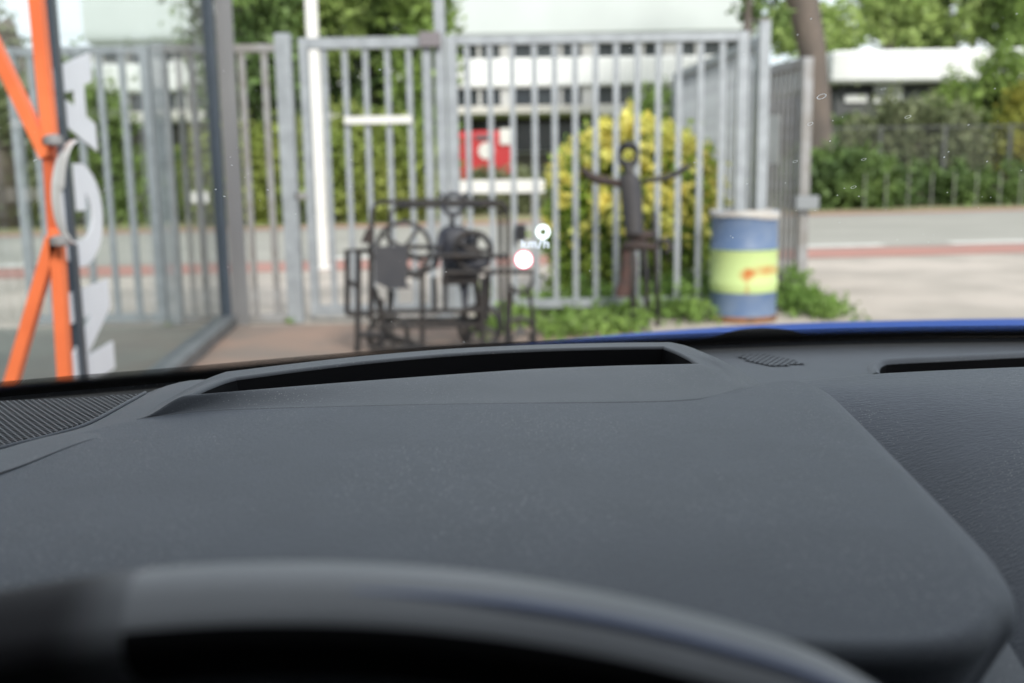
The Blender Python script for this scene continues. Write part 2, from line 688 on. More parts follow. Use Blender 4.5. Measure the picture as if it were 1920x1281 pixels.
# ================================================================== POLES AND SIGNS BEYOND
p = at_z(606, 506, 0)
fp = thing('flagpole', p, 'white painted flagpole standing behind the gate beside the hedge', 'pole')
MB().lathe(p, [(0.085, 0.0), (0.085, 2.0), (0.075, 5.0), (0.06, 7.5)], 20).build('shaft', m_white, fp, smooth=True, angle=40)
MB().lathe(p, [(0.14, 0.0), (0.14, 0.03), (0.09, 0.05)], 20).build('base_collar', m_white, fp)
d = 12.2
a, bq = at_d(842, 350, d), at_d(1022, 350, d)
ws = thing('barrier_board', ((a[0] + bq[0]) / 2, d, 0), 'low white board on short posts behind the widest gate', 'barrier')
MB().box(((a[0] + bq[0]) / 2, d, (a[2] + bq[2]) / 2), (bq[0] - a[0], 0.04, 0.155)).build('board', m_white, ws)
for q in (0.12, 0.88):
    x = a[0] + (bq[0] - a[0]) * q
    MB().box((x, d + 0.05, 0.5), (0.05, 0.05, 1.0)).build('post', m_galv2, ws)
p = at_d(372, 370, 14.0)
ws = thing('small_sign', (p[0], p[1], 0), 'small tilted white sign on a stake, seen through glass left of dark post', 'sign')
MB().box((p[0], p[1], p[2]), (0.26, 0.015, 0.15), 0.2).build('panel', m_white, ws)
MB().box((p[0], p[1] + 0.03, p[2] / 2), (0.03, 0.03, p[2]), 0.2).build('stake', m_galv2, ws)

# ================================================================== GLASS WALL WITH LETTERING
m_dark = mat('anthracite_frame', (0.055, 0.07, 0.09), 0.35, 0.1, c2=(0.045, 0.058, 0.075), scale=3)
m_mid = mat('bright_post_face', (0.23, 0.23, 0.235), 0.35, 0.3, c2=(0.17, 0.17, 0.18), scale=2.0, stretch=(1, 1, 0.4))
gw = thing('glass_wall', (gF[0], gF[1], 0), 'glass wall with dark frame and white vertical lettering, left of the car', 'glass wall')
gang = math.atan2(gdir[1], gdir[0])
gn = np.array([-gdir[1], gdir[0]])          # unit normal; make it point to the car side (+x)
if gn[0] < 0:
    gn = -gn


def gp(s, n=0.0, z=0.0):
    q = gF + gdir * s + gn * n
    return np.array([q[0], q[1], z])


# s at which the wall line crosses an image column near the horizon
def s_at(px, py=320):
    r = ray(px, py)
    A2 = np.array([[gdir[0], -r[0]], [gdir[1], -r[1]]])
    return np.linalg.solve(A2, -gF)[0]


H = 3.3
sN = s_at(121)
MB().box(gp(0.02, -0.005, H / 2), (0.08, 0.085, H), gang).build('post', m_dark, gw)
MB().box(gp(-0.06, 0.105, H / 2), (0.05, 0.13, H), gang).build('post', m_mid, gw)  # reflecting side of the corner post, built as a separate pale body
MB().box(gp(sN + 0.03, 0.0, H / 2), (0.07, 0.055, H), gang).build('post', m_dark, gw)
MB().box(gp(5.6, 0.0, H / 2), (0.06, 0.10, H), gang).build('post', m_dark, gw)
MB().box(gp(2.9, 0.0, 0.05), (5.7, 0.16, 0.1), gang).build('base_rail', mat('grey_rail', (0.17, 0.18, 0.19), 0.45, 0.2, c2=(0.12, 0.13, 0.14), scale=3), gw)
MB().box(gp(2.9, 0.0, H + 0.05), (5.7, 0.16, 0.1), gang).build('top_rail', m_dark, gw)
m_pane = glass_mat('greenish_glass', (0.84, 0.885, 0.875), 0.7, 1.5)
for s0, s1 in ((0.08, sN - 0.01), (sN + 0.075, 5.56)):
    MB().add([gp(s0, 0, 0.1), gp(s1, 0, 0.1), gp(s1, 0, H), gp(s0, 0, H)], [(0, 1, 2, 3)]).build('pane', m_pane, gw)
# letters I N G A N G, read upward: letter x axis is up, letter y axis points towards the near end
LET = {
    'I': [[(0, 0), (.25, 0), (.25, 1), (0, 1)]],
    'N': [[(0, 0), (.25, 0), (.25, .58), (.57, 0), (.82, 0), (.82, 1), (.57, 1), (.57, .42), (.25, 1), (0, 1)]],
    'A': [[(0, 0), (.26, 0), (.32, .19), (.60, .19), (.66, 0), (.92, 0), (.59, 1), (.51, 1), (.46, .72), (.53, .40), (.39, .40), (.46, .72), (.41, 1), (.33, 1)]],
}
gpts = []
for k in range(23):
    a = R(52 + (360 - 52 - 18) * k / 22)
    gpts.append((.45 + .45 * math.cos(a), .5 + .5 * math.sin(a)))
inn = []
for k in range(23):
    a = R(52 + (360 - 52 - 18) * k / 22)
    inn.append((.45 + .22 * math.cos(a), .5 + .26 * math.sin(a)))
LET['G'] = [gpts + [(.88, .55), (.48, .55), (.48, .36), (.66, .36)] + inn[::-1][1:]]
m_let = mat('white_film', (0.86, 0.88, 0.92), 0.5, c2=(0.81, 0.83, 0.87), scale=4)
LH, LS = 0.74, 0.50
zb = {}
sL = s_at(206, 600)                        # letters' feet
dL = float(gp(sL)[1])
zA = at_d(172, 285, dL)[2]
zG = at_d(180, 488, dL)[2]
zN = at_d(195, 690, dL)[2]
for ch, z, wid in (('N', zN, .82), ('G', zG, .88), ('A', zA, .92)):
    step = 0.455 if ch == 'N' else 0.475
    sc = step / wid
    if ch == 'I':
        sc = 0.2 / .25
    bl = MB()
    for poly in LET[ch]:
        bl.prism([(x * sc, y * LH) for x, y in poly], (0, 0, 1), (*gdir, 0), (*gn, 0), gp(sL, 0.004, z), 0.004)
    bl.build('letter', m_let, gw)

MB().box(gp(9.9, -1.6, 2.0), (8.4, 3.0, 4.0), gang).build('wall', mat('sky_blocking_wall', (0.10, 0.105, 0.11), 0.7, c2=(0.08, 0.085, 0.09), scale=1.0), gw)  # unseen wall, added to keep sky light off the dashboard's left side
# ================================================================== ORANGE SCULPTURE
m_or = mat('orange_paint', (0.92, 0.22, 0.08), 0.45, c2=(0.78, 0.17, 0.06), scale=5)
m_or2 = mat('dull_red_brown_paint', (0.20, 0.07, 0.05), 0.6, c2=(0.14, 0.06, 0.05), scale=5)
m_chrome = mat('brushed_steel', (0.72, 0.72, 0.71), 0.35, 0.35, c2=(0.62, 0.62, 0.62), scale=6)
OD = 3.55
base = at_d(100, 790, OD)
osx = thing('orange_sculpture', (base[0], OD, 0), 'tall orange steel frame crossing at a waist with a bent steel hoop, by glass wall', 'sculpture')


def o3(px, py, dd=0.0):
    return at_d(px, py, OD + dd)


W_ = 0.041
for p0, p1 in (((60, -90), (96, 275)), ((-150, -206), (90, 295)), ((101, 445), (-2, 800)), ((106, 430), (128, 800))):
    MB().beam(o3(*p0), o3(*p1, 0.0), W_, W_, up=(0, 1, 0)).build('leg', m_or, osx)
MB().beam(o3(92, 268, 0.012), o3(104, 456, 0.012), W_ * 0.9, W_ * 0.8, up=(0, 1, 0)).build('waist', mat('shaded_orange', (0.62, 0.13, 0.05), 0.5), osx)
for (cx, cy, rx, ry, dd, mm) in ((141, 360, 45, 98, -0.03, m_chrome),):
    angs = [90 + k * 5 for k in range(37)]          # a half hoop, open to the right
    pts = [o3(cx + rx * math.cos(R(q)), cy - ry * math.sin(R(q)), dd) for q in angs]
    bb = MB()
    rows = []
    for k, q in enumerate(angs):
        wd = 0.014 + 0.042 * max(0.0, math.sin(R(k * 5))) * (1.25 if k < 18 else 0.75)
        c0 = o3(cx + 10, cy, dd)
        p_ = np.array(pts[k])
        inw = c0 - p_
        inw = inw / np.linalg.norm(inw)
        nn = np.array([0.75, -0.45, 0.0])
        rows.append([p_, p_ + nn * wd, p_ + nn * wd + inw * 0.008, p_ + inw * 0.008, p_])
    bb.grid([list(r) for r in zip(*rows)])
    bb.build('hoop', mm, osx, smooth=True, angle=40)
for p0 in ((100, 263), (112, 452)):
    MB().lathe(o3(*p0, -0.06), [(0.012, -0.02), (0.03, -0.012), (0.03, 0.012), (0.012, 0.02)], 14).build('bolt', m_galv2, osx)

# ================================================================== OIL DRUM
m_drum = mat('faded_blue_paint', (0.10, 0.16, 0.29), 0.55, c2=(0.15, 0.205, 0.31), scale=7)
m_rust = mat('rust_scale', (0.30, 0.13, 0.05), 0.9, c2=(0.16, 0.08, 0.04), scale=12)
DY = 8.45
dp = at_d(1392, 603, DY)
dx = dp[0]
dr = thing('oil_drum', (dx, DY, 0), 'blue steel drum with lime yellow band and rust streaks, at gate corner', 'drum')
prof = [(0.27, 0.01), (0.283, 0.0), (0.288, 0.03), (0.280, 0.05)]
for z in (0.31, 0.60):
    prof += [(0.280, z - 0.02), (0.292, z), (0.280, z + 0.02)]
prof += [(0.280, 0.86), (0.288, 0.875), (0.288, 0.895), (0.278, 0.90)]
prof.sort(key=lambda q: q[1]) if False else None
prof = [(r_ * .955, z) for r_, z in prof]
MB().lathe((dx, DY, 0), prof, 48, cap=False).build('body', m_drum, dr, smooth=True, angle=50)
# lime band with rust
mb_, n_, b_ = nt('lime_band_paint')
tcn = n_.nodes.new('ShaderNodeTexCoord')
sp = n_.nodes.new('ShaderNodeSeparateXYZ')
n_.links.new(tcn.outputs['Object'], sp.inputs[0])
no_ = n_.nodes.new('ShaderNodeTexNoise')
no_.inputs['Scale'].default_value = 14
n_.links.new(tcn.outputs['Object'], no_.inputs['Vector'])


def mth(n, op, a, b):
    q = n.nodes.new('ShaderNodeMath')
    q.operation = op
    for i, v in enumerate((a, b)):
        if isinstance(v, (int, float)):
            q.inputs[i].default_value = v
        elif v is not None:
            n.links.new(v, q.inputs[i])
    return q.outputs[0]


def blob(n, cx, cz, rx, rz):
    ex = mth(n, 'DIVIDE', mth(n, 'SUBTRACT', sp.outputs[0], cx), rx)
    ez = mth(n, 'DIVIDE', mth(n, 'SUBTRACT', sp.outputs[2], cz), rz)
    d2 = mth(n, 'ADD', mth(n, 'MULTIPLY', ex, ex), mth(n, 'MULTIPLY', ez, ez))
    return mth(n, 'MAXIMUM', mth(n, 'SUBTRACT', 1.0, d2), 0.0)


tot = mth(n_, 'ADD', blob(n_, -0.03, 0.395, 0.075, 0.06), mth(n_, 'MULTIPLY', blob(n_, 0.13, 0.425, 0.2, 0.055), 0.95))
tot = mth(n_, 'ADD', tot, mth(n_, 'MULTIPLY', blob(n_, -0.03, 0.30, 0.022, 0.2), 0.55))
tot = mth(n_, 'MULTIPLY', tot, mth(n_, 'ADD', mth(n_, 'MULTIPLY', no_.outputs['Fac'], 1.6), -0.05))
tot = mth(n_, 'MINIMUM', tot, 1.0)
mx_ = n_.nodes.new('ShaderNodeMix')
mx_.data_type = 'RGBA'
mx_.inputs['A'].default_value = (0.54, 0.67, 0.28, 1)
mx_.inputs['B'].default_value = (0.50, 0.14, 0.02, 1)
n_.links.new(tot, mx_.inputs['Factor'])
n_.links.new(mx_.outputs['Result'], b_.inputs['Base Color'])
b_.inputs['Roughness'].default_value = 0.6
MB().lathe((dx, DY, 0), [(r_ * .955, z) for r_, z in ((0.2815, 0.245), (0.285, 0.25), (0.285, 0.285), (0.2945, 0.31), (0.285, 0.335), (0.285, 0.57), (0.2945, 0.588), (0.2815, 0.59))], 48, cap=False).build('band', mb_, dr, smooth=True, angle=50)
rows = []
for r_, z in ((0.0, 0.885), (0.15, 0.888), (0.24, 0.892), (0.277, 0.90), (0.283, 0.893), (0.283, 0.865)):
    row = []
    for k in range(48):
        a = 2 * math.pi * k / 48
        sag = -0.028 * max(0, math.cos(a - R(-60))) ** 3 if z < 0.87 else 0.0
        row.append((dx + r_ * math.cos(a), DY + r_ * math.sin(a), z + 0.008 * math.sin(3 * a) * (r_ / 0.29) + sag))
    rows.append(row)
MB().grid(rows, closed=True).build('lid', mat('pale_lid', (0.48, 0.465, 0.44), 0.6, c2=(0.38, 0.34, 0.30), scale=8), dr, smooth=True, angle=50)
MB().lathe((dx, DY, 0), [(0.2735, 0.001), (0.279, 0.03), (0.2705, 0.052)], 48, cap=False).build('foot_rim', m_rust, dr, smooth=True)

# ================================================================== SCRAP METAL SCULPTURES
m_iron = mat('dark_iron', (0.018, 0.018, 0.021), 0.65, 0.1, c2=(0.035, 0.028, 0.024), scale=10)
m_iron2 = mat('dark_blue_iron', (0.020, 0.023, 0.036), 0.55, 0.1, c2=(0.035, 0.035, 0.043), scale=7)
m_rustd = mat('brown_rust', (0.05, 0.032, 0.027), 0.8, c2=(0.03, 0.024, 0.024), scale=14)
SD = 7.1
base = at_z(800, 668, 0)
sc1 = thing('cart_sculpture', (base[0], SD, 0), 'dark scrap metal sculpture of a seated figure driving a wheeled cart', 'sculpture')


def q1(px, py, dd=0.0):
    p_ = at_d(px, py, SD + dd)
    p_[2] = max(p_[2], 0.012)
    return p_


def tubes(name, m, root, paths, r=0.016):
    b = MB()
    for path in paths:
        b.tube(path, r * 1.25, 10)
    return b.build(name, m, root, smooth=True, angle=45)


BK = 0.55
tubes('roll_cage', m_iron, sc1, [
    [q1(694, 600), q1(695, 470), q1(697, 420), q1(700, 392), q1(710, 380), q1(760, 378), q1(850, 377), q1(930, 378), q1(945, 383), q1(951, 396), q1(952, 430), q1(952, 520), q1(951, 585), q1(949, 650)],
    [q1(697, 600), q1(697, 420)], [q1(698, 400), q1(698, 400, BK)], [q1(950, 400), q1(950, 400, BK)],
    [q1(730, 600, BK), q1(731, 400, BK), q1(745, 387, BK), q1(930, 385, BK), q1(938, 400, BK), q1(940, 620, BK)],
], 0.0125)
tubes('front_guard', m_iron, sc1, [
    [q1(651, 588), q1(651, 470), q1(694, 470)], [q1(651, 588), q1(694, 588)], [q1(672, 590), q1(672, 540), q1(655, 528)], [q1(671, 588), q1(671, 672)],
    [q1(672, 470), q1(672, 540)], [q1(671, 628), q1(720, 628)]], 0.017)
tubes('side_rail', m_iron, sc1, [
    [q1(694, 482), q1(760, 483), q1(830, 480), q1(950, 481)], [q1(760, 463), q1(830, 464)],
    [q1(830, 512), q1(905, 510), q1(1000, 509)], [q1(694, 585), q1(905, 582)], [q1(700, 612), q1(900, 610), q1(905, 590)],
    [q1(792, 515), q1(792, 660)], [q1(815, 520), q1(815, 582)], [q1(716, 560), q1(716, 660)], [q1(835, 520), q1(835, 582)],
    [q1(905, 520), q1(905, 655)], [q1(694, 585, BK), q1(905, 582, BK)], [q1(694, 585), q1(694, 585, BK)], [q1(905, 582), q1(905, 582, BK)],
    [q1(770, 515), q1(792, 520), q1(800, 500)], [q1(760, 500), q1(780, 520), q1(812, 500)]], 0.014)
tubes('tail_frame', m_iron, sc1, [
    [q1(952, 509), q1(998, 509), q1(999, 530), q1(985, 548), q1(968, 548), q1(958, 535)], [q1(960, 545), q1(955, 600), q1(957, 655)],
    [q1(990, 545), q1(1000, 590), q1(1003, 650)]], 0.012)


tubes('underframe', m_iron, sc1, [
    [q1(700, 540, .1), q1(712, 575, .1), q1(722, 632, .1)], [q1(735, 545, .2), q1(728, 600, .15), q1(740, 655, .1)], [q1(694, 628), q1(760, 640, .2), q1(800, 655, .1), q1(905, 648)],
    [q1(870, 582, .1), q1(880, 640, .1)], [q1(720, 600, .3), q1(898, 600, .3)], [q1(890, 520, .2), q1(896, 560, .2), q1(898, 615, .2)], [q1(915, 515, .1), q1(912, 600, .15)],
    [q1(694, 655), q1(950, 645)]], 0.017)


def ringp(cx, cy, rx, ry, dd=0.0, tilt=0.0, n=36):
    return [q1(cx + rx * math.cos(2 * math.pi * k / n), cy + ry * math.sin(2 * math.pi * k / n), dd + tilt * math.cos(2 * math.pi * k / n)) for k in range(n)]


def spoked(name, cx, cy, r, dd, rt, spokes, m, root, tilt=0.0):
    b = MB()
    b.tube(ringp(cx, cy, r, r, dd, tilt), rt, 10, closed=True)
    for a in spokes:
        b.tube([q1(cx, cy, dd), q1(cx + r * math.cos(R(a)), cy + r * math.sin(R(a)), dd + tilt * math.cos(R(a)))], rt * 0.8, 8)
    b.tube([q1(cx, cy, dd - 0.02), q1(cx, cy, dd + 0.03)], rt * 2.2, 12)
    return b.build(name, m, root, smooth=True, angle=45)


m_grey_iron = mat('grey_iron', (0.085, 0.082, 0.082), 0.65, 0.15, c2=(0.05, 0.045, 0.042), scale=9)
spoked('spoked_wheel', 757, 467, 50, 0.28, 0.017, [-55, 35, 125, 215], m_grey_iron, sc1)
spoked('spoked_wheel', 886, 470, 34, 0.05, 0.02, [-70, 0, 70, 140, 210], m_iron, sc1)
for (cx, cy, r_, dd, rt) in ((728, 628, 36, 0.12, 0.02), (900, 612, 38, 0.22, 0.022), (975, 622, 26, 0.05, 0.016)):
    spoked('road_wheel', cx, cy, r_, dd, rt, [20, 140, 260], m_grey_iron, sc1, 0.03)
# front shield panel
pp = [q1(*p_)[[0, 2]] for p_ in ((703, 462), (764, 460), (765, 488), (762, 530), (772, 540), (735, 541), (724, 538), (704, 528))]
MB().prism([tuple(v) for v in pp], (1, 0, 0), (0, 0, 1), (0, 1, 0), (0, SD - 0.03, 0), 0.02).build('shield_panel', mat('grey_blue_plate', (0.042, 0.044, 0.053), 0.55, 0.1, c2=(0.06, 0.06, 0.066), scale=5), sc1)
pp = [q1(*p_)[[0, 2]] for p_ in ((688, 430), (700, 424), (701, 456), (678, 455))]
MB().prism([tuple(v) for v in pp], (1, 0, 0), (0, 0, 1), (0, 1, 0), (0, SD - 0.05, 0), 0.03).build('mirror_plate', m_rustd, sc1)
# the seated figure
MB().tube(ringp(850, 383, 20, 19, 0.25), 0.017, 10, closed=True).build('head_ring', m_iron2, sc1, smooth=True)
MB().tube([q1(834, 372, 0.25), q1(826, 362, 0.25), q1(820, 372, 0.26)], 0.012, 8).build('ear_bracket', m_iron2, sc1, smooth=True)
MB().tube([q1(866, 372, 0.25), q1(873, 362, 0.25), q1(880, 370, 0.26)], 0.012, 8).build('ear_bracket', m_iron2, sc1, smooth=True)
MB().tube([q1(849, 400, 0.25), q1(848, 432, 0.25)], 0.017, 10).build('neck', m_iron2, sc1, smooth=True)
rows = []
for (y, l, r_, dep) in ((424, 834, 866, 0.03), (432, 825, 882, 0.07), (460, 826, 886, 0.08), (490, 828, 888, 0.085), (516, 832, 892, 0.09)):
    row = []
    c0, c1 = q1(l, y, 0.25), q1(r_, y, 0.25)
    for k in range(20):
        a = 2 * math.pi * k / 20
        ce, hx = (c0 + c1) / 2, (c1[0] - c0[0]) / 2
        row.append((ce[0] + hx * abs(math.cos(a)) ** 0.6 * np.sign(math.cos(a)), ce[1] + dep * abs(math.sin(a)) ** 0.6 * np.sign(math.sin(a)), ce[2]))
    rows.append(row)
tb = MB().grid(rows, closed=True)
tb.f.append(tuple(range(20)))
tb.build('torso', m_iron2, sc1, smooth=True, angle=60)
MB().tube([q1(880, 436, 0.2), q1(892, 470, 0.1), q1(905, 492, 0.03)], [0.03, 0.026, 0.02], 10).build('arm', m_iron2, sc1, smooth=True)
MB().tube([q1(830, 436, 0.2), q1(822, 470, 0.12), q1(815, 500, 0.05)], [0.03, 0.026, 0.02], 10).build('arm', m_iron2, sc1, smooth=True)
MB().tube([q1(840, 510, 0.2), q1(870, 498, 0.1), q1(915, 492, 0.02)], [0.05, 0.05, 0.035], 12).build('thigh', m_iron2, sc1, smooth=True)
MB().tube([q1(868, 520, 0.15), q1(872, 550, 0.12), q1(872, 578, 0.1), q1(885, 582, 0.05)], [0.045, 0.03, 0.02, 0.018], 10).build('shin', m_iron2, sc1, smooth=True)
a, b2 = q1(830, 522, 0.2), q1(898, 522, 0.2)
MB().box((a + b2) / 2, (b2[0] - a[0], 0.3, 0.06)).build('seat', m_iron, sc1)

# the standing figure with open arms
FD = 8.15
base = at_d(1195, 618, FD)
sc2 = thing('figure_sculpture', (base[0], FD, 0), 'dark scrap metal figure standing with arms stretched out before the yellow bush', 'sculpture')


def q2(px, py, dd=0.0):
    p_ = at_d(px, py, FD + dd)
    p_[2] = max(p_[2], 0.0)
    return p_


n = 32
MB().tube([q2(1178 + 15.5 * math.cos(2 * math.pi * k / n), 291 + 19 * math.sin(2 * math.pi * k / n)) for k in range(n)], [0.015 + 0.02 * abs(math.sin(2 * math.pi * k / n)) for k in range(n)], 10, closed=True).build('head_ring', mat('black_iron', (0.012, 0.012, 0.012), 0.5, 0.2), sc2, smooth=True)
MB().tube([q2(1179, 309), q2(1180, 330)], 0.035, 12).build('neck', m_grey_iron, sc2, smooth=True)
rows = []
for (y, l, r_) in ((326, 1166, 1190), (334, 1161, 1200), (350, 1162, 1203), (380, 1165, 1205), (410, 1168, 1206), (438, 1173, 1207)):
    row = []
    c0, c1 = q2(l, y), q2(r_, y)
    for k in range(20):
        a = 2 * math.pi * k / 20
        row.append(((c0[0] + c1[0]) / 2 + (c1[0] - c0[0]) / 2 * math.cos(a), FD + 0.075 * math.sin(a), c0[2]))
    rows.append(row)
tb = MB().grid(rows, closed=True)
tb.f.append(tuple(range(20)))
tb.f.append(tuple(range(100, 120)))
tb.build('torso', mat('grey_black_iron', (0.042, 0.042, 0.05), 0.55, 0.15, c2=(0.065, 0.06, 0.06), scale=12, stretch=(1, 1, 0.2)), sc2, smooth=True, angle=60)
MB().tube([q2(1164, 346), q2(1140, 340), q2(1118, 336), q2(1106, 330), q2(1096, 321), q2(1088, 317)], [0.028, 0.037, 0.04, 0.034, 0.024, 0.014], 12).build('arm', m_rustd, sc2, smooth=True)
MB().tube([q2(1202, 342), q2(1226, 337), q2(1250, 333), q2(1272, 324), q2(1284, 315), q2(1298, 310)], [0.018, 0.022, 0.025, 0.026, 0.024, 0.014], 12).build('arm', m_iron, sc2, smooth=True)
MB().tube([q2(1172, 440), q2(1200, 442), q2(1228, 440)], [0.03, 0.045, 0.03], 12).tube([q2(1168, 462), q2(1200, 460), q2(1236, 464)], [0.035, 0.045, 0.02], 12).build('hip', m_rustd, sc2, smooth=True)
rows = []
for (y, l, r_) in ((462, 1165, 1190), (490, 1164, 1195), (525, 1162, 1194), (548, 1152, 1190), (556, 1154, 1184)):
    c0, c1 = q2(l, y, 0.05), q2(r_, y, 0.05)
    rows.append([((c0[0] + c1[0]) / 2 + (c1[0] - c0[0]) / 2 * math.cos(2 * math.pi * k / 14), FD + 0.05 + 0.06 * math.sin(2 * math.pi * k / 14), c0[2]) for k in range(14)])
MB().grid(rows, closed=True).build('coat_tail', mat('red_brown_rust', (0.10, 0.05, 0.042), 0.85, c2=(0.06, 0.04, 0.036), scale=9), sc2, smooth=True, angle=60)
for pth, r_ in (([(1186, 450), (1187, 540), (1187, 620)], 0.024), ([(1206, 440), (1212, 520), (1214, 620)], 0.022), ([(1226, 400), (1230, 470), (1233, 620)], 0.02)):
    MB().tube([q2(*x) for x in pth], r_, 10).build('leg', m_iron, sc2, smooth=True)
MB().tube([q2(1235, 455), q2(1250, 450), q2(1258, 466), q2(1246, 476)], 0.03, 10).build('hand_tool', m_iron, sc2, smooth=True)

# ================================================================== PLANTS NEAR THE FENCE
m_leafA = leaf_mat('bush_green', (0.20, 0.33, 0.05), (0.34, 0.43, 0.08), 3.0, 0.5, 0.4)
m_leafY = leaf_mat('bush_yellow', (0.85, 0.74, 0.20), (0.66, 0.67, 0.18), 4.0, 0.3, 0.3)
BD = 10.1
bc = at_d(1188, 400, BD)
bx, bz = bc[0], bc[2]
rad = 150 / 1920 * BD
yb = thing('yellow_bush', (bx, BD, 0), 'rounded green bush covered in yellow leaf clusters behind the widest gate', 'bush')
lob = [(bx, BD, 0.84, rad * .96, .75, .74), (bx - .30, BD, .70, .52, .6, .66), (bx + .33, BD, 0.78, .48, .6, .72), (bx + .05, BD, 1.02, .56, .55, .56), (bx - .45, BD - .1, .45, .4, .5, .42)]
P = clumps(lob, 470, 30, 0.075, 0.74)
P = P[P[:, 2] > 0.02]
quads_obj('foliage', leaves(P, 0.052), m_leafA, yb)
lobt = [(bx - .06, BD - .12, .92, rad * 1.01, .86, .77), (bx + .02, BD - .12, 1.06, .58, .6, .56), (bx + .38, BD - .1, .8, .46, .6, .7)]
P = clumps(lobt, 360, 22, 0.058, 0.99)
P = P[(P[:, 2] > 0.50 + 0.75 * rng.uniform(size=len(P)) ** 1.5)]
SH = np.array([(bx + rng.normal() * .5, BD + rng.normal() * .3, 0) for _ in range(26)])
quads_obj('shoot_leaves', leaves(np.concatenate([np.array([c[0], c[1], 1.25 + .3 * math.sqrt(max(0, 1 - ((c[0] - bx) / .8) ** 2))]) + rng.normal(size=(9, 3)) * np.array([.03, .03, .10]) for c in SH]), 0.045), m_leafA, yb)
quads_obj('yellow_foliage', leaves(P, 0.05), m_leafY, yb)
st = MB()
for k in range(9):
    a = k * 0.7
    st.tube([(bx + .08 * math.cos(a), BD + .08 * math.sin(a), 0), (bx + .3 * math.cos(a), BD + .3 * math.sin(a), .6), (bx + .45 * math.cos(a), BD + .45 * math.sin(a), 1.2)], [0.02, 0.014, 0.006], 7)
st.build('stem', mat('bark_brown', (0.09, 0.065, 0.045), 0.9, c2=(0.13, 0.1, 0.08), scale=12), yb, smooth=True)

# ground cover round the drum and the figure
m_cov = leaf_mat('ground_cover_green', (0.17, 0.29, 0.06), (0.26, 0.38, 0.10), 2.0, 0.4, 0.4)
pts = []
for px, py, w, hgt, cnt in ((960, 600, 0.18, 0.10, 26), (1010, 590, 0.3, 0.13, 40), (1080, 585, 0.35, 0.16, 60), (1140, 590, 0.3, 0.16, 50), (1200, 590, 0.3, 0.14, 40),
                            (1260, 580, 0.3, 0.22, 70), (1310, 575, 0.25, 0.25, 70), (1290, 600, 0.25, 0.2, 50), (1480, 572, 0.25, 0.22, 60), (1520, 585, 0.22, 0.15, 45), (1555, 592, 0.15, 0.09, 26),
                            (1060, 622, 0.3, 0.08, 40), (1150, 618, 0.3, 0.1, 40), (940, 620, 0.2, 0.05, 18), (1400, 575, 0.4, 0.2, 40)):
    g0 = at_z(px, py, 0.0)
    for _ in range(cnt):
        c0 = np.array([g0[0] + rng.normal() * w * .55, g0[1] + rng.normal() * .22, abs(rng.normal()) * hgt * .55 + 0.03])
        pts.append(c0 + rng.normal(size=(18, 3)) * np.array([.045, .045, .03]))
P = np.concatenate(pts)
P[:, 2] = np.abs(P[:, 2])
o = quads_obj('ground_cover', leaves(P, 0.028), m_cov, origin=(0, 8, 0))
o['kind'] = 'stuff'
for nm, lab, px, py in (('weed', 'small green weed at the foot of the wide grey post', 548, 606), ('weed', 'small weed at the foot of the post seen through glass', 332, 606)):
    g0 = at_z(px, py, 0)
    P = np.array(g0) + np.abs(rng.normal(size=(60, 3))) * np.array([.022, .022, .035]) * np.sign(rng.normal(size=(60, 3)) * np.array([1, 1, 0]) + np.array([0, 0, 1]))
    tag(quads_obj(nm, leaves(P, 0.03), m_cov, origin=g0), lab, 'weed')

# ================================================================== BUILDINGS ACROSS THE ROAD
m_fas = mat('white_cladding', (0.82, 0.83, 0.82), 0.6, c2=(0.68, 0.69, 0.68), scale=0.4)
m_wall = mat('pale_plaster', (0.62, 0.60, 0.56), 0.8, c2=(0.54, 0.52, 0.48), scale=0.5)
m_win = mat('dark_window', (0.022, 0.028, 0.034), 0.15, c2=(0.05, 0.06, 0.06), scale=0.4)
m_frame = mat('window_frame', (0.45, 0.45, 0.44), 0.6)
OY = 42.0
xl, xr = at_d(176, 100, OY)[0], at_d(1412, 100, OY)[0]


def zat(py, px, d):
    return at_d(px, py, d)[2]


ob = thing('office_building', ((xl + xr) / 2, OY, 0), 'long white office building with two window strips, across the road', 'building')
zt = [zat(y, 1000, OY) for y in (80, 108, 163, 197, 218)]
xm, wd = (xl + xr) / 2, xr - xl
bdp = 12.0
bq = MB().box((xm, OY + bdp / 2, (zt[0] + 10.2) / 2), (wd + .5, bdp + .5, 10.2 - zt[0]))
m_off = mat('pale_green_cladding', (0.60, 0.645, 0.64), 0.6, c2=(0.55, 0.59, 0.585), scale=0.4)
bq.build('upper_wall', m_off, ob)
MB().box((xm, OY + bdp / 2, (zt[1] + zt[2]) / 2), (wd, bdp, zt[1] - zt[2])).build('wall', m_fas, ob)
MB().box((xm, OY + bdp / 2 + .2, (zt[3] + zt[4]) / 2), (wd, bdp, zt[3] - zt[4])).build('spandrel', m_wall, ob)
MB().box((xm, OY + bdp / 2 + 1.2, zt[4] / 2), (wd, bdp - 1, zt[4])).build('ground_floor_wall', mat('dark_brick', (0.16, 0.14, 0.125), 0.85, c2=(0.11, 0.1, 0.09), scale=1.0), ob)
for (za, zb_, nm) in ((zt[0], zt[1], 24), (zt[2], zt[3], 24)):
    MB().box((xm, OY + bdp / 2 + .35, (za + zb_) / 2), (wd - .1, bdp - .2, za - zb_ + .02)).build('window_band', m_win, ob)
    for k in range(nm + 1):
        MB().box((xl + wd * k / nm, OY + .36, (za + zb_) / 2), (.14 if k % 3 else .5, .2, za - zb_ - .01)).build('mullion', m_frame, ob)
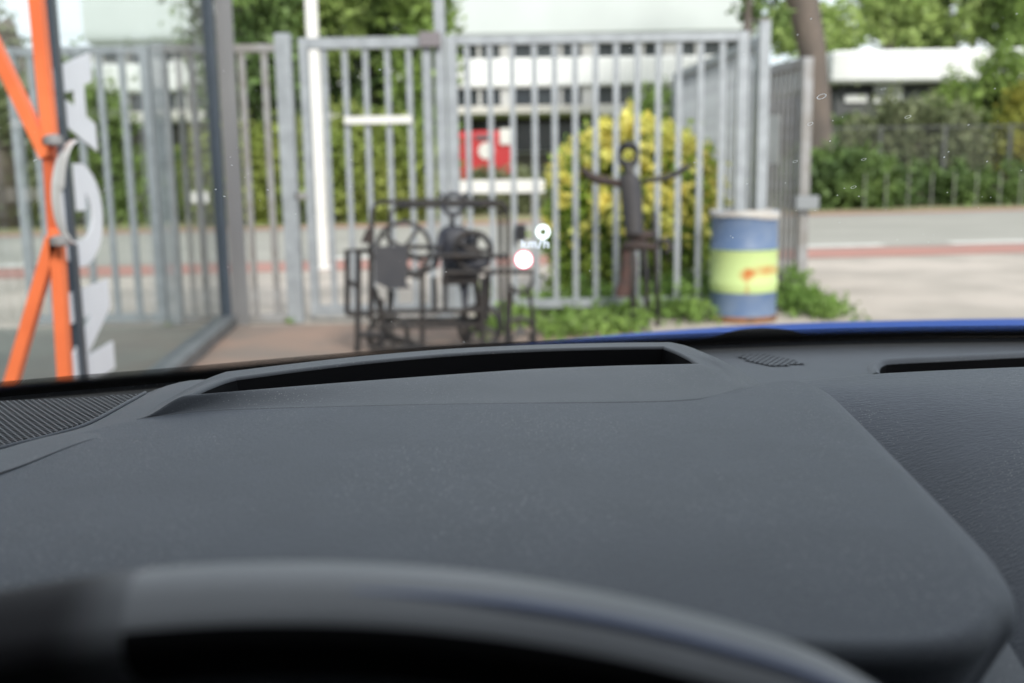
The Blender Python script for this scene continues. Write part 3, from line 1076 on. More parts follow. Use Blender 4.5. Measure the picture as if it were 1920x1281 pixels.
for k in range(8):
    x = at_d(985 + 30 * (k - 4) * 1.2, 245, OY + .7)[0]
    wq = MB().box((x, OY + 1.68, zt[4] - 0.75), (.75, .08, 1.2)).build('window', m_win, ob)
    MB().box((x, OY + 1.62, zt[4] - 1.4), (.85, .1, .08)).build('sill', m_frame, wq)
cnp = MB().box((at_d(960, 212, OY - 1)[0], OY - 1.2, zt[4] + .1), (at_d(1140, 212, OY)[0] - at_d(830, 212, OY)[0], 3.2, .28)).build('canopy', m_wall, ob)
# low building on the right
QY = 39.0
x0 = at_d(1562, 120, QY)[0]
zq = [zat(92, 1740, QY), zat(153, 1740, QY)]
lb = thing('low_building', (x0 + 14, QY, 0), 'low white building with broad blank fascia behind the shrubs on the right', 'building')
MB().box((x0 + 14, QY + 6, (zq[0] + zq[1]) / 2), (28, 12, zq[0] - zq[1])).build('fascia', m_fas, lb)
MB().box((x0 + 14, QY + 6.6, zq[1] / 2), (27.2, 11.6, zq[1])).build('wall', mat('dark_grey_brick', (0.075, 0.08, 0.085), 0.8, c2=(0.11, 0.11, 0.11), scale=0.7), lb)  # lower wall in plain dark grey
for px0, px1, py0, py1, mm, nm in ((1585, 1625, 178, 192, m_fas, 'panel'), (1640, 1692, 178, 192, m_fas, 'panel'), (1640, 1692, 156, 174, m_frame, 'window'), (1805, 1845, 152, 163, mat('teal_panel', (0.10, 0.32, 0.34), 0.6), 'panel')):
    a, c = at_d(px0, py0, QY + .7), at_d(px1, py1, QY + .7)
    MB().box(((a[0] + c[0]) / 2, QY + .74, (a[2] + c[2]) / 2), (c[0] - a[0], .1, a[2] - c[2])).build(nm, mm, lb)
# red container with round sign
RY = 33.0
a, c = at_d(856, 246, RY), at_d(962, 250, RY)
rc = thing('red_container', ((a[0] + c[0]) / 2, RY, 0), 'red metal container with white round plate, half hidden behind gate bars', 'container')
m_redp = mat('red_paint', (0.55, 0.035, 0.04), 0.5, c2=(0.45, 0.03, 0.035), scale=2)
MB().box(((a[0] + c[0]) / 2, RY + .9, a[2] / 2), (c[0] - a[0], 1.8, a[2])).build('body', m_redp, rc)
w = at_d(912, 283, RY - .03)
disc = MB()
disc.prism([(.26 * math.cos(2 * math.pi * k / 28), .26 * math.sin(2 * math.pi * k / 28)) for k in range(28)], (1, 0, 0), (0, 0, 1), (0, 1, 0), (w[0], RY - .03, w[2]), .025)
disc.build('round_plate', m_white, rc)
MB().box((w[0] - .05, RY - .02, w[2] + .42), (.55, .03, .16)).build('dark_plate', mat('grey_plate', (0.1, 0.1, 0.11), 0.6), rc)
a = at_d(945, 256, RY - .2)
MB().box((a[0] + .05, RY - .04, a[2]), (.36, .06, .5)).build('white_panel', m_white, rc)

# ================================================================== TREES AND SHRUBS
m_bark = mat('tree_bark', (0.155, 0.125, 0.105), 0.95, c2=(0.10, 0.085, 0.075), scale=3, bump=0.03, bscale=9, stretch=(1, 1, .3))
GREENS = {
    'mid': leaf_mat('leaf_mid_green', (0.17, 0.26, 0.06), (0.27, 0.37, 0.10), 0.6, 0.5, 0.35),
    'dark': leaf_mat('leaf_dark_green', (0.07, 0.12, 0.04), (0.16, 0.24, 0.07), 0.6, 0.5, 0.25),
    'light': leaf_mat('leaf_light_green', (0.27, 0.37, 0.11), (0.38, 0.47, 0.16), 0.7, 0.4, 0.4),
    'olive': leaf_mat('leaf_olive', (0.22, 0.29, 0.065), (0.34, 0.38, 0.10), 0.7, 0.4, 0.35),
    'dull': leaf_mat('leaf_dull_green', (0.17, 0.20, 0.10), (0.25, 0.27, 0.15), 0.5, 0.4, 0.3),
    'yellow': leaf_mat('leaf_yellow', (0.38, 0.34, 0.06), (0.27, 0.30, 0.06), 0.8, 0.3, 0.3),
}


def tree(label, x, y, trunk, lobes, kind, n_clump, per, spread, size, name='tree', shell=0.55, group=None):
    """trunk: list of (dx, dy, z, r)"""
    t = thing(name, (x, y, 0), label, 'tree', group)
    b = MB()
    tp = [(x + q[0], y + q[1], q[2]) for q in trunk]
    b.tube(tp, [q[3] for q in trunk], 14)
    top = np.array(tp[-1])
    for l in lobes:
        mid = (top + np.array(l[:3]) + np.array([x, y, 0])) / 2 + rng.normal(size=3) * .15
        b.tube([top, mid, np.array([x + l[0], y + l[1], l[2]])], [trunk[-1][3] * .8, trunk[-1][3] * .4, 0.03], 8)
    b.build('trunk', m_bark, t, smooth=True)
    L = [(x + l[0], y + l[1], l[2], l[3], l[4], l[5]) for l in lobes]
    P = clumps(L, n_clump, per, spread, shell)
    P = P[P[:, 2] > 0.3]
    quads_obj('crown', leaves(P, size), GREENS[kind], t)
    return t


def shrub(label, x, y, w, dp, h, kind, n_clump, per, spread, size, name='shrub', group=None, base=0.0, cat='shrub'):
    t = thing(name, (x, y, 0), label, cat, group)
    P = clumps([(x, y, base + h * .5, w / 2, dp / 2, h * .5), (x - w * .2, y, base + h * .4, w * .3, dp * .45, h * .45), (x + w * .22, y, base + h * .45, w * .28, dp * .45, h * .5)], n_clump, per, spread, 0.6)
    P = P[P[:, 2] > 0.02]
    quads_obj('foliage', leaves(P, size), GREENS[kind], t)
    b = MB()
    for k in range(5):
        b.tube([(x + w * .05 * (k - 2), y, 0), (x + w * .12 * (k - 2), y + .1, h * .5), (x + w * .16 * (k - 2), y + .15, h * .8)], [.05, .035, .015], 7)
    b.build('stem', m_bark, t, smooth=True)
    return t


# big leaning tree on the right
TY = 31.0
tb0, tb1, tb2, tb3 = at_d(1533, 330, TY), at_d(1532, 200, TY), at_d(1522, 90, TY), at_d(1505, 0, TY)
x = tb0[0]
tree('big leaning tree with thick grey brown trunk beyond the open gate leaf', x, TY,
     [(0.02, 0, 0, .62), (0, 0, tb0[2], .47), (tb1[0] - x, 0, tb1[2], .40), (tb2[0] - x, 0, tb2[2], .40), (tb3[0] - x, 0, tb3[2], .46), (tb3[0] - x - .8, .2, tb3[2] + 1.6, .36)],
     [(-3.2, .5, 9.3, 2.8, 2.4, 1.9), (1.5, .5, 10.2, 3, 2.5, 2.0), (-1.2, 0, 11.5, 3, 2.5, 2), (-2.0, -.3, 6.4, .55, .5, .9)], 'mid', 260, 34, .35, .16)
# foliage hanging at the top between the buildings: trees left to right
spec = [
    ('dark bushy tree just right of the dark corner post', 480, 27.5, [(0, 0, 0, .25), (0, 0, 2.6, .2)], [(-.3, 0, 5.4, 1.5, 1.3, 2.2), (.2, 0, 3.4, 1.3, 1.2, 1.2), (0, 0, 7.6, 1.6, 1.4, 1.6)], 'dark', 330),
    ('light green tree behind the flagpole', 560, 29.5, [(0, 0, 0, .28), (0, 0, 3, .2)], [(-.3, 0, 6.4, 1.5, 1.4, 1.6), (.8, 0, 5.4, 1.3, 1.2, 1.2), (0, 0, 7.8, 1.8, 1.5, 1.5)], 'light', 260),
    ('dark tree standing between flagpole and tall steel pole', 700, 31.5, [(0, 0, 0, .3), (.1, 0, 3.2, .24)], [(-.4, 0, 6.8, 2.0, 1.6, 1.6), (.9, 0, 6.2, 1.7, 1.4, 1.5), (.2, 0, 4.0, 2.0, 1.3, 1.3), (.2, 0, 8.3, 2.4, 1.6, 1.5)], 'dark', 420),
    ('slender bright green tree beside the tall steel pole', 790, 28.5, [(0, 0, 0, .16), (0, 0, 2.4, .12)], [(0, 0, 4.1, .75, .7, 1.5), (-.1, 0, 2.4, .8, .7, 1.0), (.1, 0, 6.6, 1.1, .9, 1.4)], 'mid', 200),
    ('small tree seen through the glass beside white lettering', 150, 27.0, [(0, 0, 0, .16), (0, 0, 2.0, .12)], [(0, 0, 2.5, 1.1, .9, 1.3), (-.8, 0, 3.6, .8, .8, .75)], 'mid', 190),
    ('tall dim tree far left behind the orange sculpture', 10, 26.0, [(0, 0, 0, .3), (0, 0, 3.0, .25), (.4, 0, 5.0, .18)], [(.6, 0, 3.0, 1.0, 1, .8), (-.6, 0, 4.4, .9, .9, .8)], 'dull', 90),
    ('pale green tree over the low building near the leaning trunk', 1665, 52.0, [(0, 0, 0, .3), (0, 0, 5, .25)], [(0, 0, 8.2, 1.6, 2, 1.3), (-.6, 0, 9.6, 1.2, 1.5, .9), (-4.0, 0, 7.8, 2.6, 1.6, 1.3)], 'light', 170),
    ('dark conical tree rising over the low building fascia', 1712, 54.0, [(0, 0, 0, .3), (0, 0, 5, .25)], [(0, 0, 9.0, 1.0, 1.2, 2.4), (0, 0, 11, .9, 1, 1.5)], 'dark', 210),
    ('broad light green tree rising over the right end of the low building', 1800, 53.0, [(0, 0, 0, .35), (0, 0, 5, .3)], [(-1.0, 0, 9.0, 2.2, 2, 2.2), (2.4, 0, 9.4, 2.6, 2, 2.3), (.6, 0, 11.5, 3.4, 2, 1.6)], 'light', 380),
    ('mid green tree at the right edge above the low building', 1915, 51.0, [(0, 0, 0, .35), (0, 0, 5, .3)], [(.2, 0, 8.6, 2.0, 2, 2.2), (0, 0, 10.8, 2.4, 2, 1.8)], 'mid', 260),
]
for lab, px, d, tr, lb_, kind, nc in spec:
    X = at_d(px, 300, d)[0]
    sc_ = d / 28
    tree(lab, X, d, tr, lb_, kind, nc, 30, .26 * (1 if d < 40 else 1.25), .13 * (1 if d < 40 else 1.5))
# leaves of a near tree hanging into the top of the picture
tree('leafy tree whose drooping tip hangs left of the leaning trunk', at_d(1398, 40, 22.5)[0], 22.5, [(0, 0, 0, .12), (.03, 0, 3.5, .1), (.05, 0, 5.2, .08)],
     [(.37, 0, 4.2, .34, .4, .5), (.2, 0, 4.9, .55, .5, .5), (0, 0, 6.3, 1.6, 1.3, 1.2)], 'dark', 70, 30, .16, .1)
# hedges and shrubs across the road
hedges = [
    ('long olive hedge behind the white flagpole', 635, 26.2, 5.2, 1.3, 2.75, 'olive', 420),
    ('dark green lower hedge beside the dark corner post', 440, 25.9, 2.4, 1.2, 2.5, 'olive', 200),
    ('clipped hedge seen through the glass behind the bar gate', 255, 27.0, 4.4, 1.2, 2.0, 'mid', 260),
    ('dull green hedge behind the orange sculpture', 40, 26.5, 3.5, 1.2, 2.2, 'dull', 160),
    ('low grassy hedge in front of the red container', 900, 29.6, 4.4, 1.0, 1.25, 'dull', 170),
    ('dark green shrub left of the red container', 800, 29.0, 1.5, 1.0, 2.4, 'mid', 110),
    ('tall green shrub behind the top of the yellow bush', 1235, 26.5, 2.4, 1.2, 3.4, 'mid', 150),
]
for lab, px, d, w, dp, h, kind, nc in hedges:
    shrub(lab, at_d(px, 330, d)[0], d, w, dp, h, kind, nc, 30, .16, .095, name='hedge' if 'hedge' in lab else 'shrub', cat='hedge' if 'hedge' in lab else 'shrub')
shr = [
    ('dark green shrub at the foot of the leaning trunk', 1565, 29.9, 3.4, 1.2, 1.7, 'dark', 200),
    ('dull green loose shrub behind the mesh fence', 1660, 34.0, 3.0, 1.5, 3.4, 'dull', 190),
    ('pale grey green shrub in the middle of the mesh fence', 1745, 33.2, 3.2, 1.4, 3.2, 'dull', 200),
    ('fresh green shrub below the low building fascia', 1800, 35.0, 3.2, 1.5, 4.2, 'mid', 200),
    ('tall green shrub reaching over the fascia near the right edge', 1880, 34.5, 2.4, 1.5, 5.2, 'mid', 190),
    ('yellow leaved shrub at the right edge of the view', 1918, 33.4, 1.7, 1.2, 3.8, 'yellow', 130),
    ('dark shrub between trunk and pale shrub behind the mesh fence', 1615, 36.0, 3.2, 1.5, 3.0, 'dark', 170),
]
for lab, px, d, w, dp, h, kind, nc in shr:
    shrub(lab, at_d(px, 330, d)[0], d, w, dp, h, kind, nc, 30, .2, .12)
t_ = shrub('long low dark hedge at the verge under the mesh fence', at_d(1800, 340, 30.6)[0], 30.9, 11, 1.0, 1.2, 'dark', 330, 30, .14, .09, name='hedge', cat='hedge')
# mesh fence
ME = 31.6
mf = thing('mesh_fence', (at_d(1560, 300, ME)[0], ME, 0), 'grey wire mesh fence in front of the shrubs on the right', 'fence')
xa, xb = at_d(1560, 300, ME)[0], at_d(2050, 300, ME)[0]
zt_ = zat(238, 1750, ME)
m_wire = mat('old_wire', (0.14, 0.145, 0.14), 0.7, 0.2)
MB().tube([(xa, ME, zt_), (xb, ME, zt_)], .02, 8).build('top_rail', m_wire, mf)
wv = MB()
k = xa
while k < xb:
    wv.box((k, ME, zt_ / 2), (.008, .008, zt_))
    k += .12
k = .15
while k < zt_:
    wv.box(((xa + xb) / 2, ME, k), (xb - xa, .006, .008))
    k += .2
wv.build('mesh', m_wire, mf)
for px in (1560, 1650, 1770, 1893, 2010):
    MB().tube([(at_d(px, 300, ME)[0], ME + .05, 0), (at_d(px, 300, ME)[0], ME + .05, zt_ + .05)], .05, 10).build('post', m_wire, mf)
SY = 28.9
prev = None
for k, px in enumerate((1622, 1662, 1704, 1748, 1790, 1832, 1876, 1915)):
    p0 = at_z(px, 378 - (px - 1600) * .012, 0)
    X = at_d(px, 340, SY)[0]
    if prev is None:
        prev = MB().box((0, 0, .52), (.018, .018, 1.04)).build('stake', mat('pale_stake', (0.30, 0.31, 0.28), 0.7), origin=(0, 0, 0))
        o = prev
    else:
        o = prev.copy()
        col.objects.link(o)
    o.location = (X, SY, 0)
    tag(o, 'thin pale stake in the row along the verge before the low dark hedge', 'stake', 'stakes along the verge')

# ================================================================== THE CAR
car = thing('car', (0.3, 0.6, 0), 'blue car whose dashboard, steering wheel and windscreen fill the foreground', 'car')
E = 1.25
m_pad = dash_mat('soft_touch_pad', (0.077, 0.085, 0.099), 0.58, 0.0005, 700, (1, 1, 1), dust=1.7)
m_pad2 = dash_mat('grained_dash_leather', (0.078, 0.086, 0.102), 0.50, 0.0007, 480, (0.35, 1.6, 1.0), dust=1.5)
m_bez = dash_mat('hard_plastic_bezel', (0.090, 0.096, 0.105), 0.55, 0.00025, 900, (1, 1, 1), dust=1.4)
m_shelf = dash_mat('dash_shelf_plastic', (0.084, 0.091, 0.103), 0.55, 0.0002, 900, (1, 1, 1), dust=0.8)
m_blk = mat('matt_black_plastic', (0.006, 0.006, 0.007), 0.75, spec=0.15)
m_blk2 = mat('satin_black_plastic', (0.014, 0.015, 0.017), 0.4, c2=(0.02, 0.02, 0.022), scale=40)


def resamp(pts, n):
    P = np.array(pts, float)
    # smooth with Catmull-Rom, then even arc length
    Q = []
    for i in range(len(P) - 1):
        p0, p1, p2, p3 = P[max(i - 1, 0)], P[i], P[i + 1], P[min(i + 2, len(P) - 1)]
        for k in range(12):
            t = k / 12
            Q.append(0.5 * (2 * p1 + (p2 - p0) * t + (2 * p0 - 5 * p1 + 4 * p2 - p3) * t * t + (3 * p1 - p0 - 3 * p2 + p3) * t ** 3))
    Q.append(P[-1])
    Q = np.array(Q)
    s = np.concatenate([[0], np.cumsum(np.linalg.norm(np.diff(Q, axis=0), axis=1))])
    u = np.linspace(0, s[-1], n)
    return np.stack([np.interp(u, s, Q[:, k]) for k in range(Q.shape[1])], axis=1)


def loop4(sides, ns, zf):
    """closed loop from four pixel sides; returns (n,3)"""
    out = []
    for sd_, n_ in zip(sides, ns):
        W = np.array([at_s(px, py, zf) for px, py in sd_])
        out.append(resamp(W, n_ + 1)[:-1])
    return np.concatenate(out)


def normals2(L):
    T = np.roll(L, -1, 0)[:, :2] - np.roll(L, 1, 0)[:, :2]
    for _ in range(3):
        T = (np.roll(T, 1, 0) + T * 2 + np.roll(T, -1, 0)) / 4
    T /= np.linalg.norm(T, axis=1, keepdims=True)
    # orientation
    A = np.sum(L[:, 0] * np.roll(L[:, 1], -1) - np.roll(L[:, 0], -1) * L[:, 1])
    return np.stack([T[:, 1], -T[:, 0]], axis=1) * (1 if A > 0 else -1)


def roll_rings(L, N2, r, amax, tail, steps=9):
    rings = []
    for k in range(1, steps + 1):
        a = amax * k / steps
        P = L.copy()
        P[:, :2] += N2 * (r * math.sin(1) * 0 + r)[:, None] * math.sin(a)
        P[:, 2] -= r * (1 - math.cos(a))
        rings.append(P)
    P = rings[-1].copy()
    P[:, :2] += N2 * math.cos(amax) * tail
    P[:, 2] -= math.sin(amax) * tail
    rings.append(P)
    return rings


def side_vals(ns, vals):
    """radius along the loop: per side (start, end)"""
    out = []
    for n_, (a, b) in zip(ns, vals):
        out.append(np.linspace(a, b, n_, endpoint=False))
    v = np.concatenate(out)
    for _ in range(10):
        v = (np.roll(v, 1) + v * 2 + np.roll(v, -1)) / 4
    return v


# ---- instrument cowl (driver's pad)
def z_cowl(x, y):
    return E - 0.1405 - 0.10 * (x - 0.06) ** 2 - 0.8 * max(0.0, 0.42 - y) ** 2 - 0.06 * max(0, y - 0.5) ** 2


ns = (150, 90, 150, 40)
cowl_sides = [
    [(-420, 1010), (-250, 945), (-120, 900), (0, 864), (60, 841), (120, 821), (180, 805), (255, 788), (330, 777), (420, 770), (650, 763), (900, 758), (1150, 756), (1290, 752), (1360, 741), (1410, 726), (1450, 717), (1488, 713)],
    [(1488, 713), (1516, 728), (1560, 770), (1638, 850), (1724, 940), (1794, 1016), (1830, 1074), (1838, 1118)],
    [(1838, 1118), (1822, 1156), (1780, 1180), (1710, 1192), (1600, 1194), (1450, 1186), (1200, 1160), (900, 1148), (400, 1148), (-100, 1150), (-380, 1160)],
    [(-380, 1160), (-480, 1130), (-480, 1060), (-420, 1010)],
]
L = loop4(cowl_sides, ns, z_cowl)
N2 = normals2(L)
rr = side_vals(ns, ((.004, .004), (.024, .014), (.007, .007), (.011, .011)))
C = L.mean(0)
rings = []
for s_ in [0.0004] + list(np.linspace(0.03, 1.0, 45)):
    P = C + (L - C) * s_
    P[:, 2] = [z_cowl(a, b_) for a, b_ in P[:, :2]]
    rings.append(P)
rings += roll_rings(L, N2, rr, R(115), 0.05)
dash = MB()
dash.grid([[tuple(p) for p in r_] for r_ in rings], closed=True)
dash.f.append(tuple(range(len(L)))[::-1])
cowl_xy = L[:, :2].copy()
dashboard = None

# ---- passenger pad
def z_crest(x):
    return E - 0.150


crest = resamp(np.array([at_z(px, py, E - 0.150) for px, py in ((1330, 742), (1400, 727), (1470, 712), (1540, 704), (1620, 697), (1750, 690), (1920, 683), (2200, 673), (2800, 668))]), 160)
right_edge = L[ns[0]:ns[0] + ns[1], :2]


def seg_dist(p, poly):
    a, b_ = poly[:-1], poly[1:]
    ab = b_ - a
    t_ = np.clip(np.sum((p - a) * ab, 1) / np.sum(ab * ab, 1), 0, 1)
    q = a + ab * t_[:, None]
    dd = np.linalg.norm(p - q, axis=1)
    i = dd.argmin()
    cr = ab[i, 0] * (p[1] - q[i, 1]) - ab[i, 1] * (p[0] - q[i, 0])
    return dd[i], cr


def z_pad(x, y, t):
    q, cr = seg_dist(np.array([x, y]), right_edge)
    if cr < 0:
        q = -q                                  # under the cowl
    dep = np.clip((0.70 - y) / 0.26, 0, 1)
    dep = dep * dep * (3 - 2 * dep)
    v = 0.105 * dep * math.exp(-(max(q - 0.01, 0.0) / 0.075) ** 1.5) + 0.022 * dep
    return E - 0.150 - v - 0.10 * max(0, t - 0.05) ** 2


rows = []
ts = np.concatenate([np.linspace(0, 0.03, 8), np.linspace(0.036, 0.62, 95)])
for t in ts:
    row = []
    for c in crest:
        x, y = c[0] + 0.10 * t, c[1] - t
        z = z_pad(x, y, t) - 0.0035 * max(0, 1 - t / 0.012) ** 2
        row.append((x, y, z))
    rows.append(row)
pre = [[(c[0], c[1] + 0.002, E - 0.156) for c in crest], [(c[0], c[1] + 0.0005, E - 0.20) for c in crest]][::-1]
pad_rows = pre + rows
# dashboard = shelf mesh that everything else sits on
W = resamp(np.array([(-.92, .40), (-.72, .60), (-.55, .735), (-.406, .811), (-.28, .862), (-.134, .925), (.02, .968), (.284, 1.012), (.51, 1.014), (.75, .993), (1.0, .945), (1.25, .83), (1.45, .65)]), 150)
ZW = E - 0.175


def z_shelf(x, y):
    return E - 0.1725


sh = MB()
rows = []
for k in range(40):
    f = k / 39
    row = []
    for w_ in W:
        yy = w_[1] - 0.006 - (w_[1] - 0.50 + 0.0) * f * 0.9
        xx = w_[0] * (1 - 0.1 * f) + 0.03 * f
        z = E - 0.1725 + 0.006 * (max(0, 1 - f / 0.06)) ** 2 * 0 - 0.004
        if xx > 0.08:
            z -= max(0.0, 0.715 - yy) * min(1, (xx - 0.08) / 0.06) * 1.2
        row.append((xx, yy, z))
    rows.append(row)
SHROWS = rows
# the shelf is open where the defroster slot lies
SZ = E - 0.1765
s0 = resamp([at_z(px, py, SZ + 0.0012) for px, py in ((1650, 702), (1643, 690), (1650, 680), (1676, 675.5), (1800, 669.5), (1920, 663.5), (2200, 652), (2600, 642))], 80)
hole_ = [tuple(p[:2]) for p in s0] + [tuple(at_z(px, py, SZ)[:2]) for px, py in ((2600, 720), (1655, 745))]


def in_poly(p, poly):
    c_ = False
    j = len(poly) - 1
    for i in range(len(poly)):
        if (poly[i][1] > p[1]) != (poly[j][1] > p[1]) and p[0] < (poly[j][0] - poly[i][0]) * (p[1] - poly[i][1]) / (poly[j][1] - poly[i][1]) + poly[i][0]:
            c_ = not c_
        j = i
    return c_


SR = np.array(SHROWS)
# refine columns and rows so that the cut follows the slot
SR = np.stack([np.stack([np.interp(np.linspace(0, 149, 447), np.arange(150), SR[r, :, c]) for c in range(3)], -1) for r in range(40)])
SR = np.stack([np.stack([np.interp(np.linspace(0, 39, 157), np.arange(40), SR[:, q, c]) for c in range(3)], -1) for q in range(447)], 1)
sh.grid([[tuple(p) for p in r] for r in SR])
sh.f = [f for f in sh.f if not in_poly(np.mean([sh.v[i][:2] for i in f], axis=0), hole_)]
# back face down towards the engine bay
sh.grid([[(w_[0], w_[1] - 0.006, E - 0.1725) for w_ in W], [(w_[0], w_[1] - 0.004, E - 0.25) for w_ in W]])
dashboard = sh.build('dashboard', m_shelf, car, smooth=True, angle=40)
cowl_o = dash.build('instrument_cowl', m_pad, dashboard, smooth=True)
pad = MB()
pad.grid(pad_rows)
pad.build('passenger_pad', m_pad2, dashboard, smooth=True, angle=60)


# ---- head-up display surround
def z_bez(x, y):
    return E - 0.1385


nb = (120, 40, 120, 40)
open_sides = [
    [(352, 741), (430, 735), (560, 724), (700, 713), (850, 702), (1000, 692), (1150, 686), (1250, 683.5), (1312, 682)],
    [(1312, 682), (1296, 671), (1272, 659), (1246, 649)],
    [(1246, 649), (1150, 650), (1000, 654), (850, 662), (690, 676), (560, 691), (440, 707)],
    [(440, 707), (415, 714), (382, 727), (352, 741)],
]
out_sides = [
    [(258, 786), (330, 775), (420, 768), (650, 761), (900, 756), (1150, 753), (1280, 749), (1345, 739), (1385, 724)],
    [(1385, 724), (1376, 705), (1330, 672), (1284, 650), (1256, 642)],
    [(1256, 642), (1150, 643), (1000, 647), (850, 654), (690, 667), (560, 681), (428, 697)],
    [(428, 697), (380, 716), (310, 752), (258, 786)],
]
Lo = loop4(open_sides, nb, z_bez)
Lb = loop4(out_sides, nb, z_bez)
Lf = loop4(out_sides, nb, lambda x, y: z_cowl(x, y) + 0.0002)
sm_ = lambda q: q * q * (3 - 2 * q)
wf = np.concatenate([np.ones(nb[0]), sm_(np.clip(1 - np.linspace(0, 1.6, nb[1], endpoint=False), 0, 1)), np.zeros(nb[2]),
                     sm_(np.clip(np.linspace(0, 1.0, nb[3], endpoint=False), 0, 1))])     # the front seam lies flush with the cowl
wf = wf[:, None]
Lb = Lf * wf + Lb * (1 - wf)
Nb = normals2(Lb)
No = normals2(Lo)
rings = []
for k in range(11):
    f = k / 10
    P = Lo * (1 - f) + Lb * f
    g_ = f * f * (3 - 2 * f)
    P[:, 2] = Lo[:, 2] * (1 - g_) + Lb[:, 2] * g_
    rings.append(P)
rb = side_vals(nb, ((.0012, .004), (.035, .014), (.004, .004), (.012, .0015)))
inner = []
for k in range(6, 0, -1):
    a = R(90) * k / 6
    P = Lo.copy()
    P[:, :2] -= No * 0.0022 * math.sin(a)
    P[:, 2] -= 0.0022 * (1 - math.cos(a))
    inner.append(P)
rings = inner + rings + roll_rings(Lb, Nb, rb, R(84), 0.03)
bz = MB()
bz.grid([[tuple(p) for p in r_] for r_ in rings], closed=True)
bezel = bz.build('display_surround', m_bez, dashboard, smooth=True)
# the well under it
P0 = inner[0]
cc = Lo.mean(0)
wl = []
for dz, sc_ in ((0.0, 1.0), (0.006, .995), (0.018, .985), (0.0185, .965), (0.06, .93), (0.10, .86)):
    P = cc + (P0 - cc) * sc_
    P[:, 2] = P0[:, 2] - dz
    wl.append([tuple(p) for p in P])
wb = MB()
wb.grid(wl, closed=True)
wb.f.append(tuple(range(5 * len(P0), 6 * len(P0))))
wb.build('display_well', m_blk, dashboard, smooth=True, angle=30)
a, c = at_z(398, 733, E - 0.15), at_z(432, 726, E - 0.15)
# ---- speaker grille, hexagonal perforation


def hex_grille(name, poly_px, z, pitch, hole, m, holder, stretch=1.0, frame=True, ang=0.0):
    poly = np.array([at_z(px, py, z)[:2] for px, py in poly_px])
    lo, hi = poly.min(0), poly.max(0)

    def inside(p):
        c_ = False
        j = len(poly) - 1
        for i in range(len(poly)):
            if (poly[i, 1] > p[1]) != (poly[j, 1] > p[1]) and p[0] < (poly[j, 0] - poly[i, 0]) * (p[1] - poly[i, 1]) / (poly[j, 1] - poly[i, 1]) + poly[i, 0]:
                c_ = not c_
            j = i
        return c_
    b = MB()
    ca, sa = math.cos(ang), math.sin(ang)
    ctr = (lo + hi) / 2
    rad_ = np.linalg.norm(hi - lo) / 2
    hgt = pitch * math.sqrt(3) / 2
    ni = int(rad_ / hgt) + 2
    R0 = pitch / math.sqrt(3)
    for i in range(-ni, ni + 1):
        for j in range(-ni, ni + 1):
            lx, ly = (j + 0.5 * (i % 2)) * pitch, i * hgt
            cx, cy = ctr[0] + ca * lx - sa * ly, ctr[1] + sa * lx + ca * ly
            if not inside((cx, cy)):
                continue
            vs = []
            for r_, dz in ((R0, 0), (hole, 0), (hole * .96, -0.0015)):
                for k in range(6):
                    a_ = R(30 + 60 * k) + ang
                    vs.append((cx + r_ * math.cos(a_), cy + r_ * math.sin(a_), z + dz))
            fs = []
            for k in range(6):
                l = (k + 1) % 6
                fs += [(k, l, 6 + l, 6 + k), (6 + k, 6 + l, 12 + l, 12 + k)]
            b.add(vs, fs)
    g_ = b.build(name, m, holder)
    bk = MB()
    bk.add([(p[0], p[1], z - 0.0022) for p in poly], [tuple(range(len(poly)))])
    bk.build('grille_backing', m_blk, holder)
    return poly


m_gr = dash_mat('grille_plastic', (0.06, 0.062, 0.068), 0.5, 0.00008, 1800, (1, 1, 1), dust=0.6)
pg = hex_grille('speaker_grille', [(-260, 800), (-100, 765), (0, 752), (130, 746), (268, 738), (235, 756), (165, 792), (100, 812), (0, 836), (-160, 880)], E - 0.1650, 0.0045, 0.0019, m_gr, dashboard, ang=R(8))
fr = MB()
path = [at_z(px, py, E - 0.1640) for px, py in ((272, 737), (236, 757), (165, 795), (100, 816), (0, 841), (-160, 886))]
fr.tube(resamp(path, 50), 0.0016, 8)
fr.build('grille_trim', m_shelf, dashboard, smooth=True)
# flank between grille and surround
fl = MB()
e0 = resamp([at_z(px, py, E - 0.1655) for px, py in ((276, 737), (240, 758), (168, 797), (103, 819), (0, 845), (-160, 892), (-300, 950))], 60)
e1 = resamp([at_z(px, py, E - 0.150) for px, py in ((420, 712), (330, 752), (255, 800), (150, 830), (20, 880), (-120, 920), (-260, 970))], 60)
fl.grid([[tuple(e0[k] * (1 - f) + e1[k] * f + np.array([0, 0, 0.004 * math.sin(math.pi * f)])) for k in range(60)] for f in np.linspace(0, 1, 8)])
fl.build('side_flank', m_shelf, dashboard, smooth=True)
# black gap at the foot of the screen
gk = MB()
gk.grid([[(w_[0], w_[1] - 0.004, ZW + 0.001) for w_ in W], [(w_[0], w_[1] + 0.012, ZW + 0.001) for w_ in W]])
gk.build('screen_gasket', m_blk, dashboard)
